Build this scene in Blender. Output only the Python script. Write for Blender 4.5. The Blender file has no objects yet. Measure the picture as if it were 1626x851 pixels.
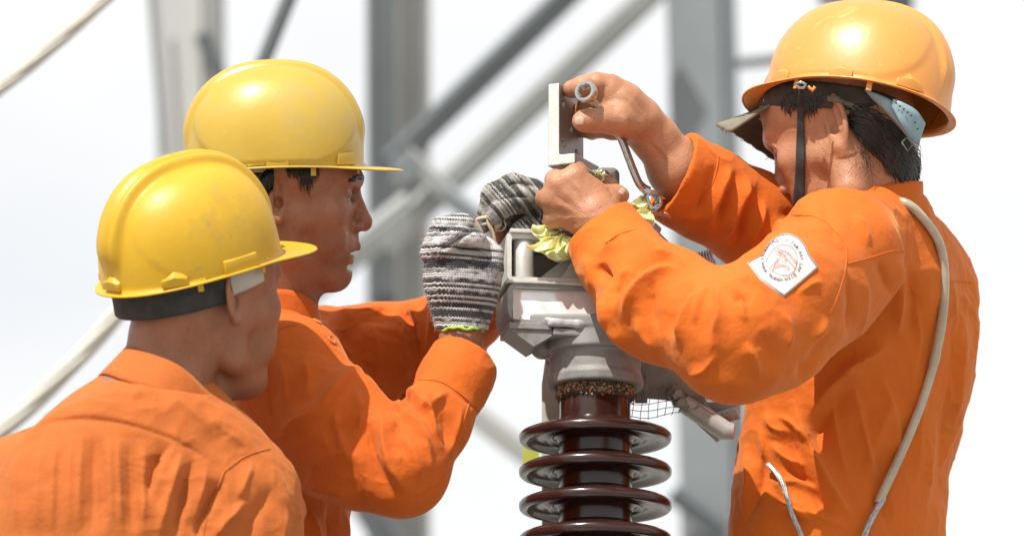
import bpy, bmesh, math, random
import numpy as np
from mathutils import Vector, Matrix
from mathutils.bvhtree import BVHTree

random.seed(7)
rng = np.random.default_rng(7)
scene = bpy.context.scene
COL = scene.collection
F32 = np.float32

# ------------------------------------------------------------------ camera, world, sun, exposure
PITCH = math.radians(13.5)
DIST = 8.0                 # metres from lens to the insulator axis
S = 0.00082                # metres per photo pixel at that distance
CAM = np.array((0.0, -7.779, 1.6))
RIGHT = np.array((1.0, 0, 0))
FWD = np.array((0, math.cos(PITCH), math.sin(PITCH)))
UPV = np.array((0, -math.sin(PITCH), math.cos(PITCH)))
cam_d = bpy.data.cameras.new('camera')
cam = bpy.data.objects.new('camera', cam_d)
COL.objects.link(cam)
cam.location = CAM
cam.rotation_euler = (math.pi / 2 + PITCH, 0, 0)
cam_d.sensor_width = 36
cam_d.lens = 36 * DIST / (1626 * S)
cam_d.clip_end = 5000
cam_d.dof.use_dof = True
cam_d.dof.focus_distance = DIST - 0.06
cam_d.dof.aperture_fstop = 4.0
scene.camera = cam

SUN_EL, SUN_AZ = 53.0, -31.0       # azimuth: degrees left (-) of the camera's back
el, az = math.radians(SUN_EL), math.radians(SUN_AZ)
SUN = np.array((math.sin(az) * math.cos(el), -math.cos(az) * math.cos(el), math.sin(el)))
sun_d = bpy.data.lights.new('sun', 'SUN')
sun_d.energy = 4.7
sun_d.angle = math.radians(0.53)
sun_d.color = (1.0, 0.955, 0.88)
sun = bpy.data.objects.new('sun', sun_d)
COL.objects.link(sun)
sun.rotation_euler = Vector(SUN).to_track_quat('Z', 'Y').to_euler()

world = bpy.data.worlds.new('World')
scene.world = world
world.use_nodes = True
wn, wl = world.node_tree.nodes, world.node_tree.links
wn.clear()
w_out = wn.new('ShaderNodeOutputWorld')
w_bg = wn.new('ShaderNodeBackground')
w_bg.inputs['Strength'].default_value = 0.1
w_sky = wn.new('ShaderNodeTexSky')
w_sky.sky_type = 'NISHITA'
w_sky.sun_disc = False
w_sky.sun_elevation = el
w_sky.sun_rotation = math.atan2(SUN[0], SUN[1])
w_sky.dust_density = 2.5
w_tc = wn.new('ShaderNodeTexCoord')
w_map = wn.new('ShaderNodeMapping')
w_map.inputs['Scale'].default_value = (1.6, 1.6, 3.4)
w_no = wn.new('ShaderNodeTexNoise')
w_no.inputs['Scale'].default_value = 3.1
w_no.inputs['Detail'].default_value = 6
w_no.inputs['Roughness'].default_value = 0.55
w_rp = wn.new('ShaderNodeValToRGB')
w_rp.color_ramp.elements[0].position = 0.30
w_rp.color_ramp.elements[1].position = 0.62
w_rp.color_ramp.elements[0].color = (0.78, 0.78, 0.78, 1)
w_rp.color_ramp.elements[1].color = (1, 1, 1, 1)
w_mx = wn.new('ShaderNodeMix')
w_mx.data_type = 'RGBA'
w_mx.inputs['B'].default_value = (8.25, 8.25, 8.25, 1)     # thin bright cloud
wl.new(w_tc.outputs['Generated'], w_map.inputs['Vector'])
wl.new(w_map.outputs['Vector'], w_no.inputs['Vector'])
wl.new(w_no.outputs['Fac'], w_rp.inputs['Fac'])
wl.new(w_rp.outputs['Color'], w_mx.inputs['Factor'])
wl.new(w_sky.outputs['Color'], w_mx.inputs['A'])
wl.new(w_mx.outputs['Result'], w_bg.inputs['Color'])
wl.new(w_bg.outputs['Background'], w_out.inputs['Surface'])

vs = scene.view_settings
vs.view_transform = 'Standard'
vs.look = 'None'
vs.exposure = 0.34
vs.gamma = 1
vs.use_curve_mapping = False
scene.render.engine = 'CYCLES'
scene.cycles.use_denoising = True
scene.cycles.max_bounces = 6
scene.cycles.caustics_reflective = False
scene.cycles.caustics_refractive = False

# ------------------------------------------------------------------ measuring helpers
# C-space: metres, x right, y up, z towards the lens, origin at the insulator's axis
def C(px, py, d=0.0):
    k = (DIST - d * S) / DIST
    return np.array(((px - 813) * S * k, (425.5 - py) * S * k, d * S))

def K(d):
    return S * (DIST - d * S) / DIST

def to_px(P):
    k = (DIST - P[:, 2]) / DIST * S
    return 813 + P[:, 0] / k, 425.5 - P[:, 1] / k

M3 = np.stack((RIGHT, UPV, -FWD), axis=1)          # C-space axes as world columns
O3 = CAM + FWD * DIST
def world_of(P):
    return np.asarray(P, float) @ M3.T + O3
WUP = M3.T @ np.array((0, 0, 1.0))                 # world up, in C-space
def unit(v):
    v = np.asarray(v, float)
    return v / np.linalg.norm(v)

# ------------------------------------------------------------------ scene bookkeeping
def tag(o, label=None, cat=None, group=None, kind=None):
    if label: o['label'] = label
    if cat: o['category'] = cat
    if group: o['group'] = group
    if kind: o['kind'] = kind
    return o

def thing(name, label, cat, base, group=None):
    """Empty at a thing's base (C-space point)"""
    o = bpy.data.objects.new(name, None)
    COL.objects.link(o)
    o.location = world_of(np.asarray(base))
    o.empty_display_size = 0.1
    return tag(o, label, cat, group)

def origin_of(o):
    p = np.zeros(3)
    while o is not None:
        p = p + np.array(o.location)
        o = o.parent
    return p

def mesh_from(name, V, faces):
    """V in local coordinates; faces: (n,4) / (n,3) array or list of index lists"""
    me = bpy.data.meshes.new(name)
    if isinstance(faces, np.ndarray):
        n, m = faces.shape
        me.vertices.add(len(V)); me.vertices.foreach_set('co', np.asarray(V, F32).ravel())
        me.loops.add(n * m); me.loops.foreach_set('vertex_index', faces.astype(np.int32).ravel())
        me.polygons.add(n); me.polygons.foreach_set('loop_start', np.arange(0, n * m, m, dtype=np.int32))
        me.update(calc_edges=True)
    else:
        me.from_pydata([tuple(v) for v in V], [], [tuple(f) for f in faces])
        me.update()
    return me

def link(name, V, faces, m=None, parent=None, smooth=True, base=None, label=None, sharp=None):
    """Link a mesh given in C-space as an object; local to its parent (or to `base`)."""
    W = world_of(V)
    org = origin_of(parent) if parent is not None else (world_of(np.asarray(base)) if base is not None else np.array(W.mean(0)))
    me = mesh_from(name, W - org, faces)
    if smooth:
        me.polygons.foreach_set('use_smooth', np.ones(len(me.polygons), bool))
        if sharp:
            me.set_sharp_from_angle(angle=math.radians(sharp))
    if m is not None: me.materials.append(m)
    o = bpy.data.objects.new(name, me)
    COL.objects.link(o)
    if parent is not None: o.parent = parent
    else: o.location = org
    if label: o['label'] = label
    return o

# ------------------------------------------------------------------ shape builders (C-space)
class MB:
    """collects verts and faces"""
    def __init__(self): self.V = []; self.F = []; self.n = 0
    def add(self, V, F):
        V = np.asarray(V, float)
        self.V.append(V)
        self.F += [tuple(i + self.n for i in f) for f in F]
        self.n += len(V)
        return self
    def out(self): return np.concatenate(self.V), self.F
    def link(self, name, m, parent=None, smooth=False, **k):
        V, F = self.out()
        return link(name, V, F, m, parent, smooth, **k)

def frame_from(axis, hint=(0, 1, 0)):
    w = unit(axis)
    h = np.asarray(hint, float)
    if abs(np.dot(w, unit(h))) > .96: h = np.array((1.0, 0, 0))
    u = unit(np.cross(h, w)); v = np.cross(w, u)
    return u, v, w

def bevel_box(c, ax, half, bev=0.0):
    """box with centre c, axes rows ax, half sizes; bevelled via bmesh"""
    bm = bmesh.new()
    bmesh.ops.create_cube(bm, size=2)
    for v in bm.verts: v.co = Vector((v.co.x * half[0], v.co.y * half[1], v.co.z * half[2]))
    if bev > 0:
        bmesh.ops.bevel(bm, geom=list(bm.edges), offset=bev, segments=2, affect='EDGES', profile=0.5)
    bm.verts.index_update()
    V = np.array([v.co[:] for v in bm.verts]); F = [[v.index for v in f.verts] for f in bm.faces]
    bm.free()
    return V @ np.asarray(ax, float) + np.asarray(c, float), F

def prism(poly, c, ax, t, bev=0.0, holes=()):
    """poly: 2-D outline in axes ax[0], ax[1]; thickness t along ax[2] (centred), optional bevel"""
    bm = bmesh.new()
    vs_ = [bm.verts.new((x, y, -t / 2)) for x, y in poly]
    f = bm.faces.new(vs_)
    r = bmesh.ops.extrude_face_region(bm, geom=[f])
    nv = [g for g in r['geom'] if isinstance(g, bmesh.types.BMVert)]
    bmesh.ops.translate(bm, verts=nv, vec=(0, 0, t))
    bmesh.ops.recalc_face_normals(bm, faces=bm.faces)
    if bev > 0:
        bmesh.ops.bevel(bm, geom=list(bm.edges), offset=bev, segments=2, affect='EDGES', profile=0.5)
    bm.verts.index_update()
    V = np.array([v.co[:] for v in bm.verts]); F = [[v.index for v in f.verts] for f in bm.faces]
    bm.free()
    return V @ np.asarray(ax, float) + np.asarray(c, float), F

def tube(pts, r, n=12, caps=True, flat=1.0, hint=(0, 1, 0)):
    """tube along polyline pts; r scalar or list; flat squashes the second axis"""
    pts = np.asarray(pts, float); m = len(pts)
    r = np.full(m, r, float) if np.isscalar(r) else np.asarray(r, float)
    T = np.gradient(pts, axis=0)
    T /= np.linalg.norm(T, axis=1)[:, None] + 1e-12
    u, v, _ = frame_from(T[0], hint)
    V = []
    a = np.linspace(0, 2 * math.pi, n, endpoint=False)
    for i in range(m):
        u = unit(u - np.dot(u, T[i]) * T[i]); v = np.cross(T[i], u)
        V.append(pts[i] + r[i] * (np.cos(a)[:, None] * u + flat * np.sin(a)[:, None] * v))
    V = np.concatenate(V)
    F = [(i * n + j, i * n + (j + 1) % n, (i + 1) * n + (j + 1) % n, (i + 1) * n + j) for i in range(m - 1) for j in range(n)]
    if caps:
        F.append(tuple(range(n))[::-1]); F.append(tuple((m - 1) * n + j for j in range(n)))
    return V, F

def lathe(prof, c, axis, n=64, hint=(0, 0, 1), sq=1.0):
    """prof: list of (r, h) along axis from c"""
    u, v, w = frame_from(axis, hint)
    a = np.linspace(0, 2 * math.pi, n, endpoint=False)
    V = []
    for r, h in prof:
        V.append(np.asarray(c) + w * h + r * (np.cos(a)[:, None] * u + np.sin(a)[:, None] * v * sq))
    V = np.concatenate(V); m = len(prof)
    F = [(i * n + j, i * n + (j + 1) % n, (i + 1) * n + (j + 1) % n, (i + 1) * n + j) for i in range(m - 1) for j in range(n)]
    F.append(tuple(range(n))[::-1]); F.append(tuple((m - 1) * n + j for j in range(n)))
    return V, F

def spline(pts, n):
    """Catmull-Rom through pts"""
    P = np.asarray(pts, float)
    P = np.concatenate(([2 * P[0] - P[1]], P, [2 * P[-1] - P[-2]]))
    out = []
    m = len(P) - 3
    for t in np.linspace(0, m - 1e-6, n):
        i = int(t); f = t - i
        a, b, c, d = P[i:i + 4]
        out.append(.5 * (2 * b + (c - a) * f + (2 * a - 5 * b + 4 * c - d) * f * f + (3 * b - a - 3 * c + d) * f ** 3))
    return np.array(out)

def grid_faces(nr, nc, wrap=False):
    i, j = np.meshgrid(np.arange(nr - 1), np.arange(nc if wrap else nc - 1), indexing='ij')
    j2 = (j + 1) % nc
    return np.stack((i * nc + j, i * nc + j2, (i + 1) * nc + j2, (i + 1) * nc + j), -1).reshape(-1, 4)

def shell(V, F, t):
    """thicken an open sheet (V, quad array F) by t along its normals, rim closed"""
    N = vnormals(V, F)
    n = len(V)
    E = np.concatenate([F[:, [0, 1]], F[:, [1, 2]], F[:, [2, 3]], F[:, [3, 0]]])
    key = np.sort(E, 1); kk = key[:, 0].astype(np.int64) * (n + 1) + key[:, 1]
    _, idx, cnt = np.unique(kk, return_index=True, return_counts=True)
    B = E[idx[cnt == 1]]
    rim = np.stack((B[:, 1], B[:, 0], B[:, 0] + n, B[:, 1] + n), -1)
    return np.concatenate((V, V - N * t)), np.concatenate((F, F[:, ::-1] + n, rim))

def vnormals(V, F):
    if F.shape[1] == 4: n = np.cross(V[F[:, 2]] - V[F[:, 0]], V[F[:, 3]] - V[F[:, 1]])
    else: n = np.cross(V[F[:, 1]] - V[F[:, 0]], V[F[:, 2]] - V[F[:, 0]])
    N = np.zeros((len(V), 3))
    for a in range(3):
        for c in range(F.shape[1]):
            N[:, a] += np.bincount(F[:, c], n[:, a], len(V))
    return N / (np.linalg.norm(N, axis=1)[:, None] + 1e-12)

# ------------------------------------------------------------------ value noise
_perm = rng.random(65536).astype(F32)
def vnoise(P, scale):
    Q = np.asarray(P) * scale
    I = np.floor(Q).astype(np.int64); f = (Q - I); f = f * f * (3 - 2 * f)
    def h(dx, dy, dz):
        return _perm[((I[:, 0] + dx) * 73856093 ^ (I[:, 1] + dy) * 19349663 ^ (I[:, 2] + dz) * 83492791) & 65535]
    x, y, z = f.T
    l = lambda a, b, t: a + (b - a) * t
    return l(l(l(h(0, 0, 0), h(1, 0, 0), x), l(h(0, 1, 0), h(1, 1, 0), x), y),
             l(l(h(0, 0, 1), h(1, 0, 1), x), l(h(0, 1, 1), h(1, 1, 1), x), y), z) * 2 - 1

# ------------------------------------------------------------------ implicit bodies
class Field:
    """ordered list of solids; each (op, k, centre, bound, fn)"""
    def __init__(self): self.L = []; self.lo = np.full(3, 1e9); self.hi = np.full(3, -1e9)
    def _add(self, op, k, c, b, fn):
        c = np.asarray(c, float)
        self.L.append((op, k, c.astype(F32), b, fn))
        if op == 'u':
            self.lo = np.minimum(self.lo, c - b - k * .3); self.hi = np.maximum(self.hi, c + b + k * .3)
        return self
    def ball(self, c, r, k=0.0, op='u'):
        c = np.asarray(c, F32)
        return self._add(op, k, c, r, lambda P: np.sqrt(((P - c) ** 2).sum(1)) - F32(r))
    def cone(self, a, ra, b, rb, k=0.0, op='u', n=None, s=1.0):
        """round cone a->b; n, s: squash along unit axis n by factor s (<1 thinner)"""
        a = np.asarray(a, F32); b = np.asarray(b, F32); ba = b - a
        if n is not None:
            n = unit(n).astype(F32); g = F32(1 / s - 1)
            ba = ba + g * np.dot(ba, n) * n
        l2 = F32(max(np.dot(ba, ba), 1e-12))
        def fn(P):
            pa = P - a
            if n is not None: pa = pa + (g * (pa @ n))[:, None] * n
            h = np.clip((pa @ ba) / l2, 0, 1)
            d = np.sqrt(((pa - h[:, None] * ba) ** 2).sum(1)) - (F32(ra) + h * F32(rb - ra))
            return d * F32(min(1, s)) if n is not None else d
        return self._add(op, k, (a + b) / 2, float(np.linalg.norm(b - a)) / 2 + max(ra, rb) * max(1, s), fn)
    def chain(self, pts, k=0.0, n=None, s=1.0):
        """pts: list of (point, radius)"""
        for (a, ra), (b, rb) in zip(pts[:-1], pts[1:]):
            self.cone(a, ra, b, rb, k, n=n, s=s)
        return self
    def ell(self, c, r, ax=None, k=0.0, op='u'):
        c = np.asarray(c, F32); r = np.asarray(r, F32)
        A = np.eye(3, dtype=F32) if ax is None else np.asarray(ax, F32)
        def fn(P):
            q = (P - c) @ A.T
            k0 = np.sqrt(((q / r) ** 2).sum(1)); k1 = np.sqrt(((q / (r * r)) ** 2).sum(1))
            return k0 * (k0 - 1) / (k1 + F32(1e-9))
        return self._add(op, k, c, float(r.max()), fn)
    def box(self, c, half, ax=None, rd=0.0, k=0.0, op='u'):
        c = np.asarray(c, F32); half = np.asarray(half, F32)
        A = np.eye(3, dtype=F32) if ax is None else np.asarray(ax, F32)
        def fn(P):
            q = np.abs((P - c) @ A.T) - half + F32(rd)
            return np.sqrt((np.maximum(q, 0) ** 2).sum(1)) + np.minimum(q.max(1), 0) - F32(rd)
        return self._add(op, k, c, float(np.linalg.norm(half)), fn)
    def torus(self, c, ax, R, r, k=0.0, op='u', sq=(1, 1)):
        """ring in plane ax[0], ax[1]"""
        c = np.asarray(c, F32); A = np.asarray(ax, F32)
        def fn(P):
            q = (P - c) @ A.T
            l = np.sqrt((q[:, 0] / sq[0]) ** 2 + (q[:, 1] / sq[1]) ** 2) - F32(R)
            return (np.sqrt(l * l + q[:, 2] ** 2) - F32(r)) * F32(min(sq))
        return self._add(op, k, c, (R + r) * max(sq), fn)
    def eval(self, P, pad):
        d = np.full(len(P), 1.0, F32)
        for op, k, c, b, fn in self.L:
            m = np.nonzero(((P - c) ** 2).sum(1) < F32((b + k + pad) ** 2))[0]
            if not len(m): continue
            e = fn(P[m]); a = d[m]
            if op == 's': a, e = -a, e            # subtract: max(d, -e) = -min(-d, e)
            if k > 0:
                h = np.maximum(k - np.abs(a - e), 0) / F32(k)
                v = np.minimum(a, e) - h * h * F32(k * .25)
            else: v = np.minimum(a, e)
            d[m] = -v if op == 's' else v
        return d
    def snap(self, V, F, h, it=2):
        """pull relaxed vertices back onto the true surface"""
        for _ in range(it):
            N = vnormals(V, F)
            d = np.concatenate([self.eval(q.astype(F32), 6 * h) for q in np.array_split(V, max(1, len(V) // 300000))])
            V = V - N * np.clip(d, -h, h)[:, None]
        return relax(V, F, 1, .5)
    def mesh(self, h, lo=None, hi=None):
        """surface nets on a sparse block grid with cell size h"""
        B = 8
        lo = self.lo - 3 * h if lo is None else np.asarray(lo); hi = self.hi + 3 * h if hi is None else np.asarray(hi)
        nb = np.maximum(1, np.ceil((hi - lo) / (h * B)).astype(int))
        g = np.stack(np.meshgrid(*[np.arange(n) for n in nb], indexing='ij'), -1).reshape(-1, 3)
        cen = (lo + (g + .5) * h * B).astype(F32)
        rad = h * B * .5 * 1.7321
        d = np.concatenate([self.eval(c_, rad * 2.2) for c_ in np.array_split(cen, max(1, len(cen) // 400000))])
        g = g[np.abs(d) < rad * 1.35]
        off = np.stack(np.meshgrid(*[np.arange(B + 1)] * 3, indexing='ij'), -1).reshape(-1, 3)
        dims = nb * B + 2
        keys, pos, edges = [], [], []
        for gb in np.array_split(g, max(1, len(g) // 700)):
            P = (lo + (gb[:, None, :] * B + off[None]) * h).astype(F32).reshape(-1, 3)
            D = self.eval(P, 6 * h).reshape(len(gb), B + 1, B + 1, B + 1)
            D = np.where(D == 0, F32(1e-7), D)
            Sg = D < 0
            cnt = np.zeros((len(gb), B, B, B), np.int8)
            for i in (0, 1):
                for j in (0, 1):
                    for k in (0, 1):
                        cnt += Sg[:, i:i + B, j:j + B, k:k + B]
            b_, x, y, z = np.nonzero((cnt > 0) & (cnt < 8))
            if not len(b_): continue
            acc = np.zeros((len(b_), 3)); num = np.zeros(len(b_))
            for ax in range(3):
                for p in (0, 1):
                    for q in (0, 1):
                        o0 = [0, 0, 0]; oth = [a for a in range(3) if a != ax]
                        o0[oth[0]] = p; o0[oth[1]] = q
                        o1 = list(o0); o1[ax] = 1
                        a = D[b_, x + o0[0], y + o0[1], z + o0[2]]; c = D[b_, x + o1[0], y + o1[1], z + o1[2]]
                        mk = (a < 0) != (c < 0)
                        t = np.where(mk, a / np.where(mk, a - c, 1), 0)
                        q3 = np.zeros((len(b_), 3)); q3 += o0; q3[:, ax] += t
                        acc += q3 * mk[:, None]; num += mk
            cell = gb[b_] * B + np.stack((x, y, z), -1)
            keys.append((cell[:, 0] * dims[1] + cell[:, 1]) * dims[2] + cell[:, 2])
            pos.append(lo + (cell + acc / num[:, None]) * h)
            for ax in range(3):
                s1 = [slice(None)] + [slice(0, B)] * 3
                s2 = list(s1); s2[ax + 1] = slice(1, B + 1)
                A_, C_ = Sg[tuple(s1)], Sg[tuple(s2)]
                e = np.nonzero(A_ != C_)
                gc = gb[e[0]] * B + np.stack(e[1:], -1)
                edges.append((ax, gc, A_[e]))
        keys = np.concatenate(keys); pos = np.concatenate(pos)
        o = np.argsort(keys); keys = keys[o]; pos = pos[o]
        faces = []
        for ax, gc, inside in edges:
            u, v = (ax + 1) % 3, (ax + 2) % 3
            quad = []; ok = np.ones(len(gc), bool)
            for du, dv in ((-1, -1), (0, -1), (0, 0), (-1, 0)):
                c = gc.copy(); c[:, u] += du; c[:, v] += dv
                kk = (c[:, 0] * dims[1] + c[:, 1]) * dims[2] + c[:, 2]
                ii = np.minimum(np.searchsorted(keys, kk), len(keys) - 1)
                ok &= keys[ii] == kk
                quad.append(ii)
            q = np.stack(quad, -1)
            q = np.where(inside[:, None], q, q[:, ::-1])
            faces.append(q[ok])
        return pos, np.concatenate(faces)

def relax(V, F, it=1, f=.5, mask=None):
    n = len(V)
    a = np.concatenate([F[:, i] for i in range(4)] * 2)
    b = np.concatenate([F[:, (i + 1) % 4] for i in range(4)] + [F[:, (i - 1) % 4] for i in range(4)])
    cnt = np.bincount(a, minlength=n)[:, None] + 1e-9
    for _ in range(it):
        m = np.stack([np.bincount(a, V[b, c], n) for c in range(3)], -1) / cnt
        w = f if mask is None else f * mask[:, None]
        V = V + w * (m - V)
    return V

def stroke(V, N, pts, w, amp, w2=None, facing=0.0, taper=.35, dlim=None, gain=1.0):
    """sculpt a fold: displace V along N near the photo-plane polyline pts (px). w: half width px on the
    left-hand side of the stroke direction, w2 on the right-hand side; amp px (>0 ridge)."""
    X, Y = to_px(V)
    P = np.asarray(pts, float)
    P = spline(P, max(12, 6 * len(P)))
    w2 = w if w2 is None else w2
    wm = 3 * max(w, w2)
    m = (X > P[:, 0].min() - wm) & (X < P[:, 0].max() + wm) & (Y > P[:, 1].min() - wm) & (Y < P[:, 1].max() + wm) & (N[:, 2] > facing - .25)
    if dlim is not None: m &= (V[:, 2] / S > dlim[0]) & (V[:, 2] / S < dlim[1])
    idx = np.nonzero(m)[0]
    if not len(idx): return
    x, y = X[idx], Y[idx]
    L = np.concatenate(([0], np.cumsum(np.linalg.norm(np.diff(P, axis=0), axis=1))))
    best = np.full(len(idx), 1e9); side = np.zeros(len(idx)); tt = np.zeros(len(idx))
    for i in range(len(P) - 1):
        a, b = P[i], P[i + 1]; ab = b - a; l2 = ab @ ab + 1e-9
        h = np.clip(((x - a[0]) * ab[0] + (y - a[1]) * ab[1]) / l2, 0, 1)
        dx, dy = x - a[0] - h * ab[0], y - a[1] - h * ab[1]
        d = np.hypot(dx, dy)
        u = d < best
        best = np.where(u, d, best); side = np.where(u, ab[0] * dy - ab[1] * dx, side); tt = np.where(u, (L[i] + h * math.sqrt(l2)) / L[-1], tt)
    ww = np.where(side < 0, w, w2)
    g = np.exp(-(best / (ww * .85)) ** 1.3)
    tp = np.clip(np.minimum(tt, 1 - tt) / max(taper, 1e-3), 0, 1); tp = tp * tp * (3 - 2 * tp)
    fc = np.clip((N[idx, 2] - facing + .25) / .4, 0, 1)
    V[idx] += N[idx] * (amp * gain * S * g * tp * fc)[:, None]

def cast(bvh, px, py, off=0.0, dmin=None):
    """point where the line of sight through photo pixel (px, py) meets a surface, lifted off it by off metres"""
    o = np.array((0, 0, DIST)); p = C(px, py, 0) - o
    hit, n, i, dd = bvh.ray_cast(Vector(o), Vector(unit(p)))
    if hit is None: return None
    return np.array(hit) + np.array(n) * off * (1 if n.z > 0 else -1)

def bvh_of(V, F):
    return BVHTree.FromPolygons([tuple(v) for v in V], [tuple(int(i) for i in f) for f in F])
# ------------------------------------------------------------------ materials
def nodes_of(name):
    m = bpy.data.materials.new(name); m.use_nodes = True
    nt = m.node_tree
    return m, nt.nodes, nt.links, nt.nodes['Principled BSDF']

def setp(b, **k):
    for a, v in k.items(): b.inputs[a.replace('_', ' ')].default_value = v

def mat(name, col, rough=.6, metal=0.0, var=0.12, vscale=14.0, bump=0.0, bscale=300.0, col2=None, dirt=None, dscale=9.0, dpos=(.55, .75), scuff=None, **extra):
    """principled with noise-varied colour, optional worn / dirty second colour and fine bump"""
    m, n, l, b = nodes_of(name)
    setp(b, Roughness=rough, Metallic=metal)
    for k, v in extra.items(): b.inputs[k.replace('_', ' ')].default_value = v
    tc = n.new('ShaderNodeTexCoord')
    no = n.new('ShaderNodeTexNoise'); no.inputs['Scale'].default_value = vscale; no.inputs['Detail'].default_value = 5
    l.new(tc.outputs['Object'], no.inputs['Vector'])
    mx = n.new('ShaderNodeMix'); mx.data_type = 'RGBA'
    c2 = col2 or tuple(max(0, c * (1 - var * 2)) for c in col)
    hi = tuple(min(1, c * (1 + var)) for c in col) if col2 is None else col
    mx.inputs['A'].default_value = (*c2, 1); mx.inputs['B'].default_value = (*hi, 1)
    rp = n.new('ShaderNodeMapRange'); rp.inputs['From Min'].default_value = .3; rp.inputs['From Max'].default_value = .7
    l.new(no.outputs['Fac'], rp.inputs['Value']); l.new(rp.outputs['Result'], mx.inputs['Factor'])
    last = mx.outputs['Result']
    if dirt:
        d = n.new('ShaderNodeTexNoise'); d.inputs['Scale'].default_value = dscale; d.inputs['Detail'].default_value = 9; d.inputs['Roughness'].default_value = .68
        l.new(tc.outputs['Object'], d.inputs['Vector'])
        dr = n.new('ShaderNodeMapRange'); dr.inputs['From Min'].default_value = dpos[0]; dr.inputs['From Max'].default_value = dpos[1]
        l.new(d.outputs['Fac'], dr.inputs['Value'])
        m2 = n.new('ShaderNodeMix'); m2.data_type = 'RGBA'; m2.inputs['B'].default_value = (*dirt, 1)
        l.new(dr.outputs['Result'], m2.inputs['Factor']); l.new(last, m2.inputs['A'])
        last = m2.outputs['Result']
    if scuff:
        for sc_, rot, lo in (((9, 130, 40), .5, .665), ((120, 14, 60), -.7, .675), ((26, 26, 26), 0, .70)):
            mp = n.new('ShaderNodeMapping'); mp.inputs['Scale'].default_value = sc_; mp.inputs['Rotation'].default_value = (rot, rot * .6, rot)
            l.new(tc.outputs['Object'], mp.inputs['Vector'])
            q = n.new('ShaderNodeTexNoise'); q.inputs['Scale'].default_value = 1; q.inputs['Detail'].default_value = 4; q.inputs['Roughness'].default_value = .6
            l.new(mp.outputs['Vector'], q.inputs['Vector'])
            r_ = n.new('ShaderNodeMapRange'); r_.inputs['From Min'].default_value = lo; r_.inputs['From Max'].default_value = lo + .05; r_.inputs['To Max'].default_value = .55
            l.new(q.outputs['Fac'], r_.inputs['Value'])
            m3 = n.new('ShaderNodeMix'); m3.data_type = 'RGBA'; m3.inputs['B'].default_value = (*scuff, 1)
            l.new(r_.outputs['Result'], m3.inputs['Factor']); l.new(last, m3.inputs['A']); last = m3.outputs['Result']
    l.new(last, b.inputs['Base Color'])
    if bump > 0:
        bn = n.new('ShaderNodeTexNoise'); bn.inputs['Scale'].default_value = bscale; bn.inputs['Detail'].default_value = 4
        l.new(tc.outputs['Object'], bn.inputs['Vector'])
        bp = n.new('ShaderNodeBump'); bp.inputs['Strength'].default_value = bump; bp.inputs['Distance'].default_value = .001
        l.new(bn.outputs['Fac'], bp.inputs['Height']); l.new(bp.outputs['Normal'], b.inputs['Normal'])
        rr = n.new('ShaderNodeMapRange'); rr.inputs['To Min'].default_value = max(0, rough - .12); rr.inputs['To Max'].default_value = min(1, rough + .12)
        l.new(no.outputs['Fac'], rr.inputs['Value']); l.new(rr.outputs['Result'], b.inputs['Roughness'])
    return m

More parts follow.
